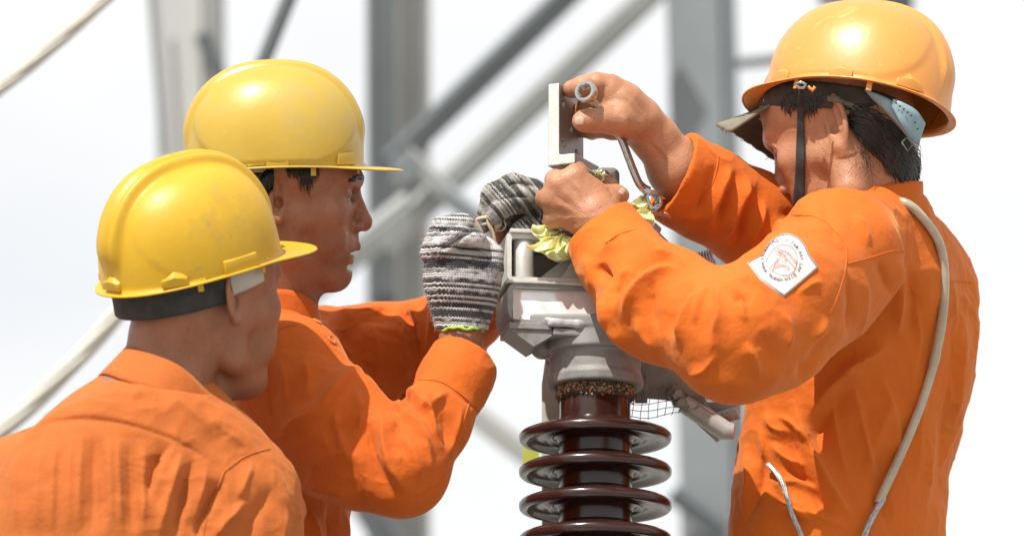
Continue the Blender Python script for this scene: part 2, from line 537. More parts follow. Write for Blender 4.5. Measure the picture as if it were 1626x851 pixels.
def cloth_mat(name, col, col2, stain=None, spos=(.62, .74)):
    """woven cotton: twill weave bump, faint mottling, worn lighter patches, lint"""
    m, n, l, b = nodes_of(name)
    setp(b, Roughness=.82); b.inputs['Sheen Weight'].default_value = .25; b.inputs['Sheen Roughness'].default_value = .45
    b.inputs['Sheen Tint'].default_value = (1, .62, .3, 1); b.inputs['Specular IOR Level'].default_value = .25
    tc = n.new('ShaderNodeTexCoord')
    def noise(sc, det=5, ro=.55):
        q = n.new('ShaderNodeTexNoise'); q.inputs['Scale'].default_value = sc; q.inputs['Detail'].default_value = det; q.inputs['Roughness'].default_value = ro
        l.new(tc.outputs['Object'], q.inputs['Vector']); return q.outputs['Fac']
    def rng_(x, a, c, lo=0.0, hi=1.0):
        q = n.new('ShaderNodeMapRange'); q.inputs['From Min'].default_value = a; q.inputs['From Max'].default_value = c
        q.inputs['To Min'].default_value = lo; q.inputs['To Max'].default_value = hi
        l.new(x, q.inputs['Value']); return q.outputs['Result']
    def mix(f, a, c):
        q = n.new('ShaderNodeMix'); q.data_type = 'RGBA'
        l.new(f, q.inputs['Factor'])
        for s_, v in (('A', a), ('B', c)):
            if isinstance(v, tuple): q.inputs[s_].default_value = (*v, 1)
            else: l.new(v, q.inputs[s_])
        return q.outputs['Result']
    c = mix(rng_(noise(5.5, 6), .32, .68), col, col2)
    c = mix(rng_(noise(900, 2), .45, .75, 0, .22), c, tuple(min(1, x * 1.5 + .02) for x in col))
    if stain: c = mix(rng_(noise(11, 10, .7), spos[0], spos[1], 0, .75), c, stain)
    l.new(c, b.inputs['Base Color'])
    ad = n.new('ShaderNodeMath'); ad.operation = 'ADD'
    l.new(noise(520, 3), ad.inputs[0]); l.new(rng_(noise(210, 4), 0, 1, 0, 1.6), ad.inputs[1])
    bp = n.new('ShaderNodeBump'); bp.inputs['Strength'].default_value = .35; bp.inputs['Distance'].default_value = .0006
    l.new(ad.outputs[0], bp.inputs['Height'])
    b2 = n.new('ShaderNodeBump'); b2.inputs['Strength'].default_value = .5; b2.inputs['Distance'].default_value = .006
    l.new(noise(34, 6, .5), b2.inputs['Height']); l.new(bp.outputs['Normal'], b2.inputs['Normal'])
    # sharp little creases: edges between irregular flat facets
    wq = n.new('ShaderNodeTexNoise'); wq.inputs['Scale'].default_value = 9; wq.inputs['Detail'].default_value = 3
    l.new(tc.outputs['Object'], wq.inputs['Vector'])
    va = n.new('ShaderNodeVectorMath'); va.operation = 'MULTIPLY_ADD'; va.inputs[1].default_value = (.09, .09, .09)
    l.new(wq.outputs['Color'], va.inputs[0]); l.new(tc.outputs['Object'], va.inputs[2])
    vo = n.new('ShaderNodeTexVoronoi'); vo.inputs['Scale'].default_value = 15; vo.feature = 'SMOOTH_F1'; vo.inputs['Smoothness'].default_value = .12
    l.new(va.outputs[0], vo.inputs['Vector'])
    b3 = n.new('ShaderNodeBump'); b3.inputs['Strength'].default_value = .42; b3.inputs['Distance'].default_value = .010; b3.invert = True
    l.new(vo.outputs['Distance'], b3.inputs['Height']); l.new(b2.outputs['Normal'], b3.inputs['Normal'])
    l.new(b3.outputs['Normal'], b.inputs['Normal'])
    return m

def skin_mat(name, col, col2, rough=.42, spots=(.12, .05, .03), sweat=0.0):
    m, n, l, b = nodes_of(name)
    setp(b, Roughness=rough)
    b.inputs['Subsurface Weight'].default_value = .12
    b.inputs['Subsurface Radius'].default_value = (.9, .35, .2)
    b.inputs['Subsurface Scale'].default_value = .004
    b.inputs['Specular IOR Level'].default_value = .45
    tc = n.new('ShaderNodeTexCoord')
    def noise(sc, det=5, ro=.55):
        q = n.new('ShaderNodeTexNoise'); q.inputs['Scale'].default_value = sc; q.inputs['Detail'].default_value = det; q.inputs['Roughness'].default_value = ro
        l.new(tc.outputs['Object'], q.inputs['Vector']); return q.outputs['Fac']
    def rng_(x, a, c, lo=0.0, hi=1.0):
        q = n.new('ShaderNodeMapRange'); q.inputs['From Min'].default_value = a; q.inputs['From Max'].default_value = c
        q.inputs['To Min'].default_value = lo; q.inputs['To Max'].default_value = hi
        l.new(x, q.inputs['Value']); return q.outputs['Result']
    def mix(f, a, c):
        q = n.new('ShaderNodeMix'); q.data_type = 'RGBA'
        l.new(f, q.inputs['Factor'])
        for s_, v in (('A', a), ('B', c)):
            if isinstance(v, tuple): q.inputs[s_].default_value = (*v, 1)
            else: l.new(v, q.inputs[s_])
        return q.outputs['Result']
    c = mix(rng_(noise(24, 6), .35, .65), col, col2)
    c = mix(rng_(noise(150, 3), .58, .78, 0, .45), c, spots)
    c = mix(rng_(noise(11, 5), .45, .7, 0, .35), c, tuple(x * y for x, y in zip(col2, (1.0, .82, .70))))
    l.new(c, b.inputs['Base Color'])
    vo = n.new('ShaderNodeTexVoronoi'); vo.inputs['Scale'].default_value = 620
    l.new(tc.outputs['Object'], vo.inputs['Vector'])
    ad = n.new('ShaderNodeMath'); ad.operation = 'MULTIPLY_ADD'; ad.inputs[1].default_value = .8
    l.new(vo.outputs['Distance'], ad.inputs[0]); l.new(noise(190, 4), ad.inputs[2])
    bp = n.new('ShaderNodeBump'); bp.inputs['Strength'].default_value = .5; bp.inputs['Distance'].default_value = .0009
    l.new(ad.outputs[0], bp.inputs['Height'])
    l.new(rng_(noise(70, 5), .3, .7, rough - .1, rough + .12), b.inputs['Roughness'])
    if sweat > 0:
        # beads of sweat: scattered small glossy bumps
        v2 = n.new('ShaderNodeTexVoronoi'); v2.inputs['Scale'].default_value = 300; v2.inputs['Randomness'].default_value = 1
        l.new(tc.outputs['Object'], v2.inputs['Vector'])
        dome = rng_(v2.outputs['Distance'], 0, .33, 1, 0)
        k = n.new('ShaderNodeMath'); k.operation = 'MULTIPLY'
        l.new(dome, k.inputs[0]); l.new(rng_(noise(34, 4), .45, .62, 0, sweat), k.inputs[1])
        b2 = n.new('ShaderNodeBump'); b2.inputs['Strength'].default_value = 1; b2.inputs['Distance'].default_value = .0012
        l.new(k.outputs[0], b2.inputs['Height']); l.new(bp.outputs['Normal'], b2.inputs['Normal'])
        l.new(b2.outputs['Normal'], b.inputs['Normal'])
        l.new(k.outputs[0], b.inputs['Coat Weight']); b.inputs['Coat Roughness'].default_value = .12
    else:
        l.new(bp.outputs['Normal'], b.inputs['Normal'])
    return m

def knit_mat(name, pale, dark, pitch=.0031, dirt=None):
    """marled cotton knit read from the UV map (u round the hand, v along it, both in metres)"""
    m, n, l, b = nodes_of(name)
    setp(b, Roughness=.95); b.inputs['Specular IOR Level'].default_value = .15; b.inputs['Sheen Weight'].default_value = .3
    uv = n.new('ShaderNodeUVMap'); uv.uv_map = 'knit'
    sp = n.new('ShaderNodeSeparateXYZ'); l.new(uv.outputs['UV'], sp.inputs[0])
    def math_(op, a, c=None, e=None):
        q = n.new('ShaderNodeMath'); q.operation = op
        for i, v in enumerate((a, c, e)):
            if v is None: continue
            if isinstance(v, (int, float)): q.inputs[i].default_value = v
            else: l.new(v, q.inputs[i])
        return q.outputs[0]
    u, v = sp.outputs['X'], sp.outputs['Y']
    row = math_('DIVIDE', v, pitch); col = math_('DIVIDE', u, pitch * 1.05)
    # V-shaped stitches: rows bend inside each column
    tri = math_('ABSOLUTE', math_('SUBTRACT', math_('FRACT', col), .5))
    rowv = math_('ADD', row, math_('MULTIPLY', tri, 1.1))
    rid = math_('FLOOR', rowv)
    wn_ = n.new('ShaderNodeTexWhiteNoise'); wn_.noise_dimensions = '1D'; l.new(rid, wn_.inputs['W'])
    band = n.new('ShaderNodeTexNoise'); band.noise_dimensions = '1D'; band.inputs['Scale'].default_value = .31; band.inputs['Detail'].default_value = 2
    l.new(rid, band.inputs['W'])
    cx = n.new('ShaderNodeCombineXYZ'); l.new(math_('MULTIPLY', u, 95.0), cx.inputs[0]); l.new(math_('MULTIPLY', rid, 3.7), cx.inputs[1])
    mar = n.new('ShaderNodeTexNoise'); mar.noise_dimensions = '2D'; mar.inputs['Scale'].default_value = 1; mar.inputs['Detail'].default_value = 3
    l.new(cx.outputs[0], mar.inputs['Vector'])
    st = math_('ADD', math_('MULTIPLY', wn_.outputs['Value'], .9), math_('ADD', math_('MULTIPLY', band.outputs['Fac'], .4), math_('MULTIPLY', mar.outputs['Fac'], .85)))
    rp = n.new('ShaderNodeMapRange'); rp.inputs['From Min'].default_value = .90; rp.inputs['From Max'].default_value = 1.22
    l.new(st, rp.inputs['Value'])
    mx = n.new('ShaderNodeMix'); mx.data_type = 'RGBA'; mx.inputs['A'].default_value = (*dark, 1); mx.inputs['B'].default_value = (*pale, 1)
    l.new(rp.outputs['Result'], mx.inputs['Factor'])
    last = mx.outputs['Result']
    if dirt:
        tc = n.new('ShaderNodeTexCoord')
        d = n.new('ShaderNodeTexNoise'); d.inputs['Scale'].default_value = 28; d.inputs['Detail'].default_value = 8
        l.new(tc.outputs['Object'], d.inputs['Vector'])
        dr = n.new('ShaderNodeMapRange'); dr.inputs['From Min'].default_value = .42; dr.inputs['From Max'].default_value = .7; dr.inputs['To Max'].default_value = .8
        l.new(d.outputs['Fac'], dr.inputs['Value'])
        m2 = n.new('ShaderNodeMix'); m2.data_type = 'RGBA'; m2.inputs['B'].default_value = (*dirt, 1); m2.blend_type = 'MULTIPLY'
        l.new(dr.outputs['Result'], m2.inputs['Factor']); l.new(last, m2.inputs['A']); last = m2.outputs['Result']
    l.new(last, b.inputs['Base Color'])
    hr = math_('ABSOLUTE', math_('SUBTRACT', math_('FRACT', rowv), .5))
    hgt = math_('SUBTRACT', 1.0, math_('ADD', math_('MULTIPLY', hr, 1.2), math_('MULTIPLY', math_('ABSOLUTE', math_('SUBTRACT', math_('FRACT', math_('ADD', col, .5)), .5)), -.8)))
    bp = n.new('ShaderNodeBump'); bp.inputs['Strength'].default_value = .9; bp.inputs['Distance'].default_value = .0016
    l.new(hgt, bp.inputs['Height']); l.new(bp.outputs['Normal'], b.inputs['Normal'])
    return m

M = {}
M['yellow'] = mat('yellow_plastic', (.58, .345, .012), .46, scuff=(.34, .24, .09), var=.07, vscale=6, dirt=(.40, .25, .05), dscale=13, dpos=(.52, .80), bump=.12, bscale=90, Coat_Weight=.04, Coat_Roughness=.3)
M['yellow_pale'] = mat('faded_yellow_plastic', (.50, .335, .040), .40, scuff=(.44, .36, .20), var=.07, vscale=6, dirt=(.40, .30, .12), dscale=12, dpos=(.50, .80), bump=.12, bscale=90, Coat_Weight=.08, Coat_Roughness=.25)
M['orange_hat'] = mat('orange_plastic', (.66, .275, .055), .36, scuff=(.74, .42, .18), var=.05, vscale=5, dirt=(.85, .40, .12), dscale=18, dpos=(.60, .8), bump=.04, bscale=160, Coat_Weight=.15, Coat_Roughness=.16)
M['cloth_left'] = cloth_mat('faded_orange_cotton', (.46, .122, .024), (.40, .096, .018), (.50, .15, .03))
M['cloth_mid'] = cloth_mat('orange_cotton', (.54, .110, .009), (.46, .084, .007))
M['cloth_right'] = cloth_mat('stained_orange_cotton', (.60, .132, .011), (.52, .104, .008), (.30, .085, .02), (.66, .80))
M['skin_left'] = skin_mat('tanned_skin', (.325, .142, .074), (.25, .104, .054), .48)
M['skin_mid'] = skin_mat('dark_tanned_skin', (.335, .138, .068), (.255, .100, .050), .42, sweat=.35)
M['skin_right'] = skin_mat('sweaty_tanned_skin', (.48, .235, .128), (.39, .178, .094), .42, (.22, .1, .06), sweat=1.0)
M['hair'] = mat('black_hair', (.014, .012, .011), .24, var=.2, vscale=200)
M['galv'] = mat('galvanised_steel', (.42, .43, .42), .5, .35, var=.14, vscale=30, dirt=(.30, .29, .26), dscale=20, dpos=(.5, .75), bump=.12, bscale=220)
M['cast'] = mat('cast_grey_metal', (.27, .27, .258), .6, .15, var=.12, vscale=24, dirt=(.16, .15, .13), dscale=22, dpos=(.5, .72), bump=.35, bscale=420)
M['alu'] = mat('pale_aluminium', (.54, .53, .50), .45, .2, var=.1, vscale=30, dirt=(.36, .345, .30), dscale=26, dpos=(.52, .78), bump=.2, bscale=420)
M['alu_plate'] = mat('worn_aluminium_plate', (.30, .275, .25), .38, .35, var=.12, vscale=16, dirt=(.22, .19, .165), dscale=18, dpos=(.45, .75), bump=.14, bscale=260)
M['alu_edge'] = mat('rough_sawn_aluminium', (.60, .59, .55), .6, .1, var=.08, vscale=60, bump=.5, bscale=500)
M['polished'] = mat('polished_sheet', (.90, .90, .89), .24, .35, var=.06, vscale=14, dirt=(.62, .61, .58), dscale=40, dpos=(.6, .72), bump=.25, bscale=70)
M['chrome'] = mat('chromed_tool_steel', (.48, .47, .45), .24, .9, var=.1, vscale=60, dirt=(.30, .28, .24), dscale=60, dpos=(.55, .7), bump=.12, bscale=240)
M['porcelain'] = mat('brown_glazed_porcelain', (.036, .0135, .011), .22, var=.15, vscale=10, dirt=(.07, .045, .04), dscale=14, dpos=(.58, .85), bump=.08, bscale=90, Coat_Weight=.2, Coat_Roughness=.12)
M['sand'] = mat('brown_grit', (.52, .30, .16), .7, var=.5, vscale=150)
M['cement'] = mat('dark_cement', (.10, .075, .055), .9, var=.3, vscale=80, bump=.6, bscale=300)
M['silicone'] = mat('white_sealant', (.44, .44, .45), .3, var=.03)
M['tower'] = mat('dull_galvanised_steel', (.46, .465, .45), .62, .1, var=.06, vscale=2.5, dirt=(.38, .38, .365), dscale=3.0, dpos=(.5, .8))
M['tower_dark'] = mat('weathered_shaded_steel', (.135, .15, .16), .6, .1, var=.1, vscale=2.5, dirt=(.09, .10, .105), dscale=3.0, dpos=(.5, .8))  # weathered tone, with the shade on turned-away flanges put into the colour
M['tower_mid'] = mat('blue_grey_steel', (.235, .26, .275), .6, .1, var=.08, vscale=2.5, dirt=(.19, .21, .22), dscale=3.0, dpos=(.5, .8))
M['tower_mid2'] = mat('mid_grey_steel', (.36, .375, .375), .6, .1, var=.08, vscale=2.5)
M['cable'] = mat('pale_stranded_cable', (.62, .60, .53), .6, .15, var=.08, vscale=20)
M['dark_fabric'] = mat('dark_strap_webbing', (.035, .034, .033), .85, var=.25, vscale=60, bump=.5, bscale=700)
M['olive'] = mat('faded_olive_canvas', (.19, .172, .125), .9, var=.14, vscale=60, bump=.6, bscale=800, dirt=(.16, .15, .11), dscale=30, dpos=(.5, .75))
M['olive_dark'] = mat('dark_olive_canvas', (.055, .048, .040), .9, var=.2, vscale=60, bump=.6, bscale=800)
M['grey_plastic'] = mat('grey_plastic', (.42, .40, .34), .5, var=.08)
M['blue_plastic'] = mat('pale_blue_plastic', (.24, .36, .41), .42, var=.1, vscale=30)
M['hose'] = mat('cloudy_clear_hose', (.60, .53, .39), .3, var=.12, vscale=30, dirt=(.46, .40, .28), dscale=25, dpos=(.5, .75), Transmission_Weight=.25, Coat_Weight=.4)
M['wire_rope'] = mat('steel_wire_rope', (.46, .46, .45), .45, .5, var=.2, vscale=200)
M['twine'] = mat('jute_twine', (.62, .47, .32), .9, var=.2, vscale=90, bump=.7, bscale=600)
M['film'] = mat('yellow_plastic_film', (.95, .84, .40), .25, var=.06, vscale=30, Coat_Weight=.4, Coat_Roughness=.1, Subsurface_Weight=.6, Subsurface_Scale=.004)
M['rod'] = mat('dirty_steel_rod', (.26, .25, .225), .5, .3, var=.2, vscale=50, dirt=(.13, .12, .10), dscale=40, dpos=(.45, .7))
M['button'] = mat('orange_button', (.60, .16, .02), .3, var=.05)
M['lime'] = mat('lime_yarn', (.42, .68, .10), .95, var=.15, vscale=90)
M['white_cloth'] = mat('white_badge_cloth', (.60, .56, .52), .85, var=.04, vscale=50, bump=.4, bscale=900)
M['ink_blue'] = mat('navy_thread', (.07, .075, .16), .8, var=.1)
M['ink_red'] = mat('red_thread', (.66, .09, .07), .8, var=.1)
M['green_tape'] = mat('lime_green_tape', (.42, .46, .06), .5, var=.1)
M['tan_plate'] = mat('painted_tan_plate', (.50, .48, .42), .6, .1, var=.1)
M['gravel'] = mat('pale_gravel', (.29, .275, .25), .95, var=.18, vscale=3, col2=(.23, .22, .20))
M['eye_white'] = mat('eye_white', (.62, .55, .50), .2, var=.03)
M['iris'] = mat('dark_iris', (.025, .014, .010), .12, var=.1)
M['nail'] = mat('finger_nail', (.62, .40, .30), .28, var=.08)
M['lip'] = None
# ------------------------------------------------------------------ ground and deck
def world_quad(name, pts, m, kind):
    me = mesh_from(name, np.array(pts, float), [tuple(range(len(pts)))])
    me.materials.append(m)
    o = bpy.data.objects.new(name, me); COL.objects.link(o); o['kind'] = kind
    return o
world_quad('ground', [(-1500, -1500, 0), (1500, -1500, 0), (1500, 1500, 0), (-1500, 1500, 0)], M['gravel'], 'structure')

AX = np.stack((np.array((1.0, 0, 0)), unit(WUP), np.cross((1.0, 0, 0), unit(WUP))))   # level axes in C-space: right, world up, towards lens
XR, XU, XT = AX
def at(base, r=0, u=0, t=0):
    """offset a C-space point by px along right / world up / level towards the lens"""
    return np.asarray(base) + (XR * r + XU * u + XT * t) * S

# steel deck the three men stand on (below the picture)
DECK_Z = 1.72
def deck_piece(mb, x0, x1, y0, y1, z0, z1, bev=.004):
    c = np.array(((x0 + x1) / 2, (y0 + y1) / 2, (z0 + z1) / 2))
    V, F = bevel_box(np.zeros(3), np.eye(3), ((x1 - x0) / 2, (y1 - y0) / 2, (z1 - z0) / 2), bev)
    mb.add((V + c - O3) @ M3, F)
dk = thing('work_platform', 'grey steel work platform of planks on posts under the three workers', 'platform', (np.array((0.0, .2, 0.0)) - O3) @ M3)
for i in range(9):
    x0 = -1.25 + i * .28
    if x0 < .12 < x0 + .28:
        for y0, y1 in ((-1.15, -.20), (.20, 1.1)):
            mb = MB(); deck_piece(mb, x0, x0 + .27, y0, y1, DECK_Z - .05, DECK_Z); mb.link('plank', M['galv'], dk)
    else:
        mb = MB(); deck_piece(mb, x0, x0 + .27, -1.15, 1.1, DECK_Z - .05, DECK_Z); mb.link('plank', M['galv'], dk)
for sx in (-1.2, 1.2):
    for sy in (-1.05, 1.0):
        mb = MB(); deck_piece(mb, sx - .04, sx + .04, sy - .04, sy + .04, 0, DECK_Z - .052); mb.link('post', M['galv'], dk)

# ------------------------------------------------------------------ lattice tower far behind
tw = thing('lattice_tower', 'blurred grey steel lattice tower with legs and diagonal braces behind the workers', 'tower', (np.array((0.4, 5.2, 0.0)) - O3) @ M3)
def angle_bar(name, a, b, w, m, parent, dep=None, flip=1, turn=.35, thick=9):
    """steel angle section from px point a to b (x, y, d), face width w px"""
    A, B = C(*a), C(*b)
    k = K(a[2]) / S
    ax = unit(B - A)
    side = unit(np.cross(ax, (0, 0, 1.0)))
    toward = np.cross(side, ax)
    if toward[2] < 0: toward = -toward
    s2 = side * math.cos(turn) - toward * math.sin(turn) * flip
    t2 = toward * math.cos(turn) + side * math.sin(turn) * flip
    w1 = w * S * k / math.cos(turn); dep = (dep or w) * S * k; th = thick * S * k
    L = np.linalg.norm(B - A)
    poly = [(-w1 / 2, -th / 2), (w1 / 2, -th / 2), (w1 / 2, th / 2), (-w1 / 2 + th, th / 2), (-w1 / 2 + th, -dep), (-w1 / 2, -dep)]
    if flip < 0: poly = [(-x, y) for x, y in poly][::-1]
    V, F = prism(poly, (A + B) / 2, (s2, t2, np.cross(s2, t2)), L, 0)
    # cross(s2,t2) is +-ax
    return link(name, V, F, m, parent, smooth=False)
TD = -6100
LV = M['tower']; DK = M['tower_dark']
angle_bar('leg', (288, -260, TD), (296, 1500, TD), 82, LV, tw, flip=1, turn=.3)
angle_bar('leg', (608, -260, TD), (612, 1500, TD), 40, DK, tw, flip=-1, turn=.2)  # shaded flange of the pale leg alongside, coloured dark as its own member
angle_bar('leg', (648, -260, TD - 140), (650, 1500, TD - 140), 46, LV, tw, flip=1, turn=.25)
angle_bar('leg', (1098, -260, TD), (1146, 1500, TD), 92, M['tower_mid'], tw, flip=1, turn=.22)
angle_bar('brace', (625, 262, TD + 60), (925, -25, TD + 60), 29, DK, tw, flip=1, turn=.4)  # dark colour carries the shaded side of the paler diagonal next to it
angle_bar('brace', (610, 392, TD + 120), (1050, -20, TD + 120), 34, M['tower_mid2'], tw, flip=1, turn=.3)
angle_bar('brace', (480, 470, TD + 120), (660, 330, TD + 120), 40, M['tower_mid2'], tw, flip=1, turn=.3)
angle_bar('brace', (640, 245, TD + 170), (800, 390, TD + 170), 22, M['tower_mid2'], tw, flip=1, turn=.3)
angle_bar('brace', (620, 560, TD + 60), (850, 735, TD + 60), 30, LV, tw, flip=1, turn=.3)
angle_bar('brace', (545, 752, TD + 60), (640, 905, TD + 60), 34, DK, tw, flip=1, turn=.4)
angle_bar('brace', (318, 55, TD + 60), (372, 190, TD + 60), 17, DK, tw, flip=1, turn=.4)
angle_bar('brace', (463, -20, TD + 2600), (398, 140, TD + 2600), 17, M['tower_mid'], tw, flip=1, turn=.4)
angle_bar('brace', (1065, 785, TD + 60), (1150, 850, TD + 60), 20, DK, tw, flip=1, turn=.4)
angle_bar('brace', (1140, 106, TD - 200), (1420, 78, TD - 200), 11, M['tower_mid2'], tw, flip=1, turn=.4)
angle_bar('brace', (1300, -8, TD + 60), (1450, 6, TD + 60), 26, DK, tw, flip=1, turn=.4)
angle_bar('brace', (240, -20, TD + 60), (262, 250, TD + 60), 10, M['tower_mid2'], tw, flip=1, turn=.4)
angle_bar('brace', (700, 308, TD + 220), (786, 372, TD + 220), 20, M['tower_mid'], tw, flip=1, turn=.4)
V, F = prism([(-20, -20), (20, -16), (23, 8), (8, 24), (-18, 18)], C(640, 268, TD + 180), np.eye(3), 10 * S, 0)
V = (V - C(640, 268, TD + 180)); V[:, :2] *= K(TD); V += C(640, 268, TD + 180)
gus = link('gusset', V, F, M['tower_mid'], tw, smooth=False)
for bx, by in ((628, 262), (650, 254), (636, 282), (656, 274)):
    V, F = lathe([(.0, 0), (9 * S, 0), (9 * S, 8 * S), (0, 8 * S)], C(bx, by, TD + 188), (0, 0, 1), 6)
    link('bolt', V, F, M['tower_mid'], gus, smooth=False)

# ------------------------------------------------------------------ two pale stranded cables
def cable(name, pts, r, label):
    P = spline([C(*p) for p in pts], 60)
    root = thing(name, label, 'cable', P[0], 'pale twisted cables at the left')
    rr = r * K(pts[0][2])
    L = np.concatenate(([0], np.cumsum(np.linalg.norm(np.diff(P, axis=0), axis=1))))
    Pd = np.stack([np.interp(np.linspace(0, L[-1], 420), L, P[:, i]) for i in range(3)], -1)
    Ld = np.linspace(0, L[-1], 420)
    u, v, w = frame_from(Pd[-1] - Pd[0])
    for s_ in range(7):
        ph = s_ / 7 * 2 * math.pi + Ld / (rr * 9)
        Q = Pd + rr * .66 * (np.cos(ph)[:, None] * u + np.sin(ph)[:, None] * v)
        Vt, Ft = tube(Q, rr * .36, 7)
        link('strand', Vt, Ft, M['cable'], root)
    Vt, Ft = tube(Pd[::6], rr * .62, 8)
    link('strand', Vt, Ft, M['cable'], root)
cable('stranded_cable', [(-60, 186, -1900), (60, 92, -1900), (160, 4, -1900), (260, -90, -1900)], 12,
      'upper of two pale twisted cables, crossing the top left corner')
cable('stranded_cable', [(-60, 738, -2000), (60, 632, -2000), (150, 540, -2000), (215, 462, -2000), (300, 350, -2000)], 15,
      'lower of two pale twisted cables, sloping down behind the left worker')

# ------------------------------------------------------------------ the insulator
IX, ITOP = 945, 640
ins = thing('post_insulator', 'brown glazed post insulator with stacked sheds under a grey metal cap and clamp', 'insulator', at(C(IX, ITOP, 0), u=-830))
cosP = math.cos(PITCH)
def ip(py, r=0, t=0):
    """point on the insulator's upright axis whose photo row is py"""
    return at(C(IX, 640, 0), r=r, u=(640 - py) / cosP, t=t)
# core, waisted above the first shed
prof = [(57, -560 / cosP), (57, -60 / cosP), (57, -26), (58, -10), (57, 0), (57, 40), (56, 48), (0, 48)]
V, F = lathe([(0, -560)] + [(58, -560), (58, -62), (60, -52), (58, -38), (56.5, -20), (56, 46), (54, 50), (0, 50)], ip(640), XU, 72)
V = np.asarray(V); 
V = ip(640) + (V - ip(640)) * S
link('porcelain_core', V, F, M['porcelain'], ins, sharp=50)
def shed_profile():
    # (r, h) from core on top, over the drooping upper face, round the lip, back along the ribbed underside
    top = [(54, 24), (60, 21), (68, 17), (84, 12.5), (100, 8.5), (111, 5.5)]
    lip = [(118, 2.5), (121, -1), (121.5, -5), (120.5, -9.5), (117.5, -12.5), (112.5, -13)]
    und = [(107, -11), (101, -7.5), (93, -5.5), (84, -5.5), (78, -8), (75.5, -10.5), (73, -8), (68, -5), (62, -7.5), (58.5, -14), (54, -18)]
    return top + lip + und
SH = shed_profile()
for i in range(10):
    V, F = lathe(SH, np.zeros(3), XU, 96)
    V = ip(690 + 53.4 * i) + np.asarray(V) * S
    link('shed', V, F, M['porcelain'], ins, sharp=70)
# grit-covered cement joint
V, F = lathe([(50, -6), (59, -4), (61, 6), (60, 20), (56, 24), (50, 24)], np.zeros(3), XU, 64)
V = ip(632) + V * S
V += vnoise(V, 260)[:, None] * .0012
link('cement_joint', V, F, M['cement'], ins)
mb = MB()
for i in range(620):
    a = rng.uniform(0, 2 * math.pi); h = rng.normal(3, 5.5) + 3 * math.sin(3 * a) ; rr = 60.5 + rng.uniform(-1.5, 2.0)
    c = ip(628) + (XR * math.cos(a) * rr + XT * math.sin(a) * rr + XU * h) * S
    s_ = rng.uniform(1.7, 3.2) * S
    Q = rng.normal(size=(3, 3)); Q, _ = np.linalg.qr(Q)
    oc = np.array([(1, 0, 0), (-1, 0, 0), (0, 1, 0), (0, -1, 0), (0, 0, 1), (0, 0, -1)]) * (1, .8, .7)
    mb.add(oc @ Q * s_ + c, [(0, 2, 4), (2, 1, 4), (1, 3, 4), (3, 0, 4), (2, 0, 5), (1, 2, 5), (3, 1, 5), (0, 3, 5)])
tag(mb.link('grit', M['sand'], ins), kind='stuff')
# cast cap: skirt ring, tapering drum, bolted square-ish head with lobes
f = Field()
def ipv(py, r=0, t=0): return ip(py, r, t)
LA = np.stack((XR, XU, XT))
f.cone(ipv(604), 77 * S, ipv(598), 77 * S, 0)
cap = Field()
def disc(F_, py0, py1, r, k=.004, op='u', rd=.003):
    """upright cylinder between two photo rows"""
    a, b = ip(py0), ip(py1); c = ((a + b) / 2).astype(F32); w = unit(b - a).astype(F32); hh = F32(np.linalg.norm(b - a) / 2); R = F32(r * S)
    def fn(P):
        q = P - c; h = q @ w; rr = np.sqrt(np.maximum((q * q).sum(1) - h * h, 0))
        dx = rr - R + F32(rd); dy = np.abs(h) - hh + F32(rd)
        return np.minimum(np.maximum(dx, dy), 0) + np.sqrt(np.maximum(dx, 0) ** 2 + np.maximum(dy, 0) ** 2) - F32(rd)
    return F_._add(op, k, c, float(math.hypot(hh, R)), fn)
disc(cap, 617, 600, 77, .002)
disc(cap, 604, 552, 73, .006)
disc(cap, 566, 530, 86, .004)
for r_, t_ in ((-84, 18), (84, 18), (-60, -74), (60, -74), (66, 52)):
    a, b = ip(556, r_, t_), ip(530, r_, t_)
    cap.cone(a, 19 * S, b, 21 * S, .005)
cap.box(ip(527), (104 * S, 10 * S, 88 * S), LA, .003, .003)
disc(cap, 640, 604, 62, .001, 's')
Vc, Fc = cap.mesh(.0016)
Vc = relax(Vc, Fc, 2)
link('end_cap', Vc, Fc, M['cast'], ins)

# terminal clamp above the cap: tray, channel, roller pin, wedge, bolts
YAW = math.radians(9)
CA = np.stack((XR * math.cos(YAW) - XT * math.sin(YAW), XU, XT * math.cos(YAW) + XR * math.sin(YAW)))
cl0 = C(806, 515, 66)
def cp(x, y, t=0):
    """clamp point: px right of / above its lower near left corner, t px towards the lens"""
    return cl0 + (CA[0] * x + CA[1] * y + CA[2] * t) * S
def cbox(x0, x1, y0, y1, t0, t1, bev=2.0):
    return bevel_box(cp((x0 + x1) / 2, (y0 + y1) / 2, (t0 + t1) / 2), CA, ((x1 - x0) / 2 * S, (y1 - y0) / 2 * S, (t1 - t0) / 2 * S), bev * S)
# lower tray: rim with rounded corners, open towards the lens, polished sheet inside
def rrect(x0, x1, y0, y1, r, n=6, rs=None):
    rs = rs or (r, r, r, r); out = []
    for (cx, cy, a0), q in zip(((x1, y1, 0), (x0, y1, 90), (x0, y0, 180), (x1, y0, 270)), rs):
        sx = -1 if cx == x1 else 1; sy = -1 if cy == y1 else 1
        for i in range(n + 1):
            a = math.radians(a0 + 90 * i / n)
            out.append((cx + sx * q + q * math.cos(a), cy + sy * q + q * math.sin(a)))
    return out
def ring_prism(name, outer, inner, t0, t1, m, parent):
    n = len(outer); V = []
    for t in (t0, t1):
        for pl in (outer, inner): V += [cp(x, y, t) for x, y in pl]
    F = []
    for i in range(n):
        j = (i + 1) % n
        F += [(i, j, n + j, n + i)[::-1], (2 * n + i, 2 * n + j, 3 * n + j, 3 * n + i), (i, j, 2 * n + j, 2 * n + i), (n + i, n + j, 3 * n + j, 3 * n + i)[::-1]]
    return link(name, np.array(V), F, m, parent, smooth=True, sharp=35)
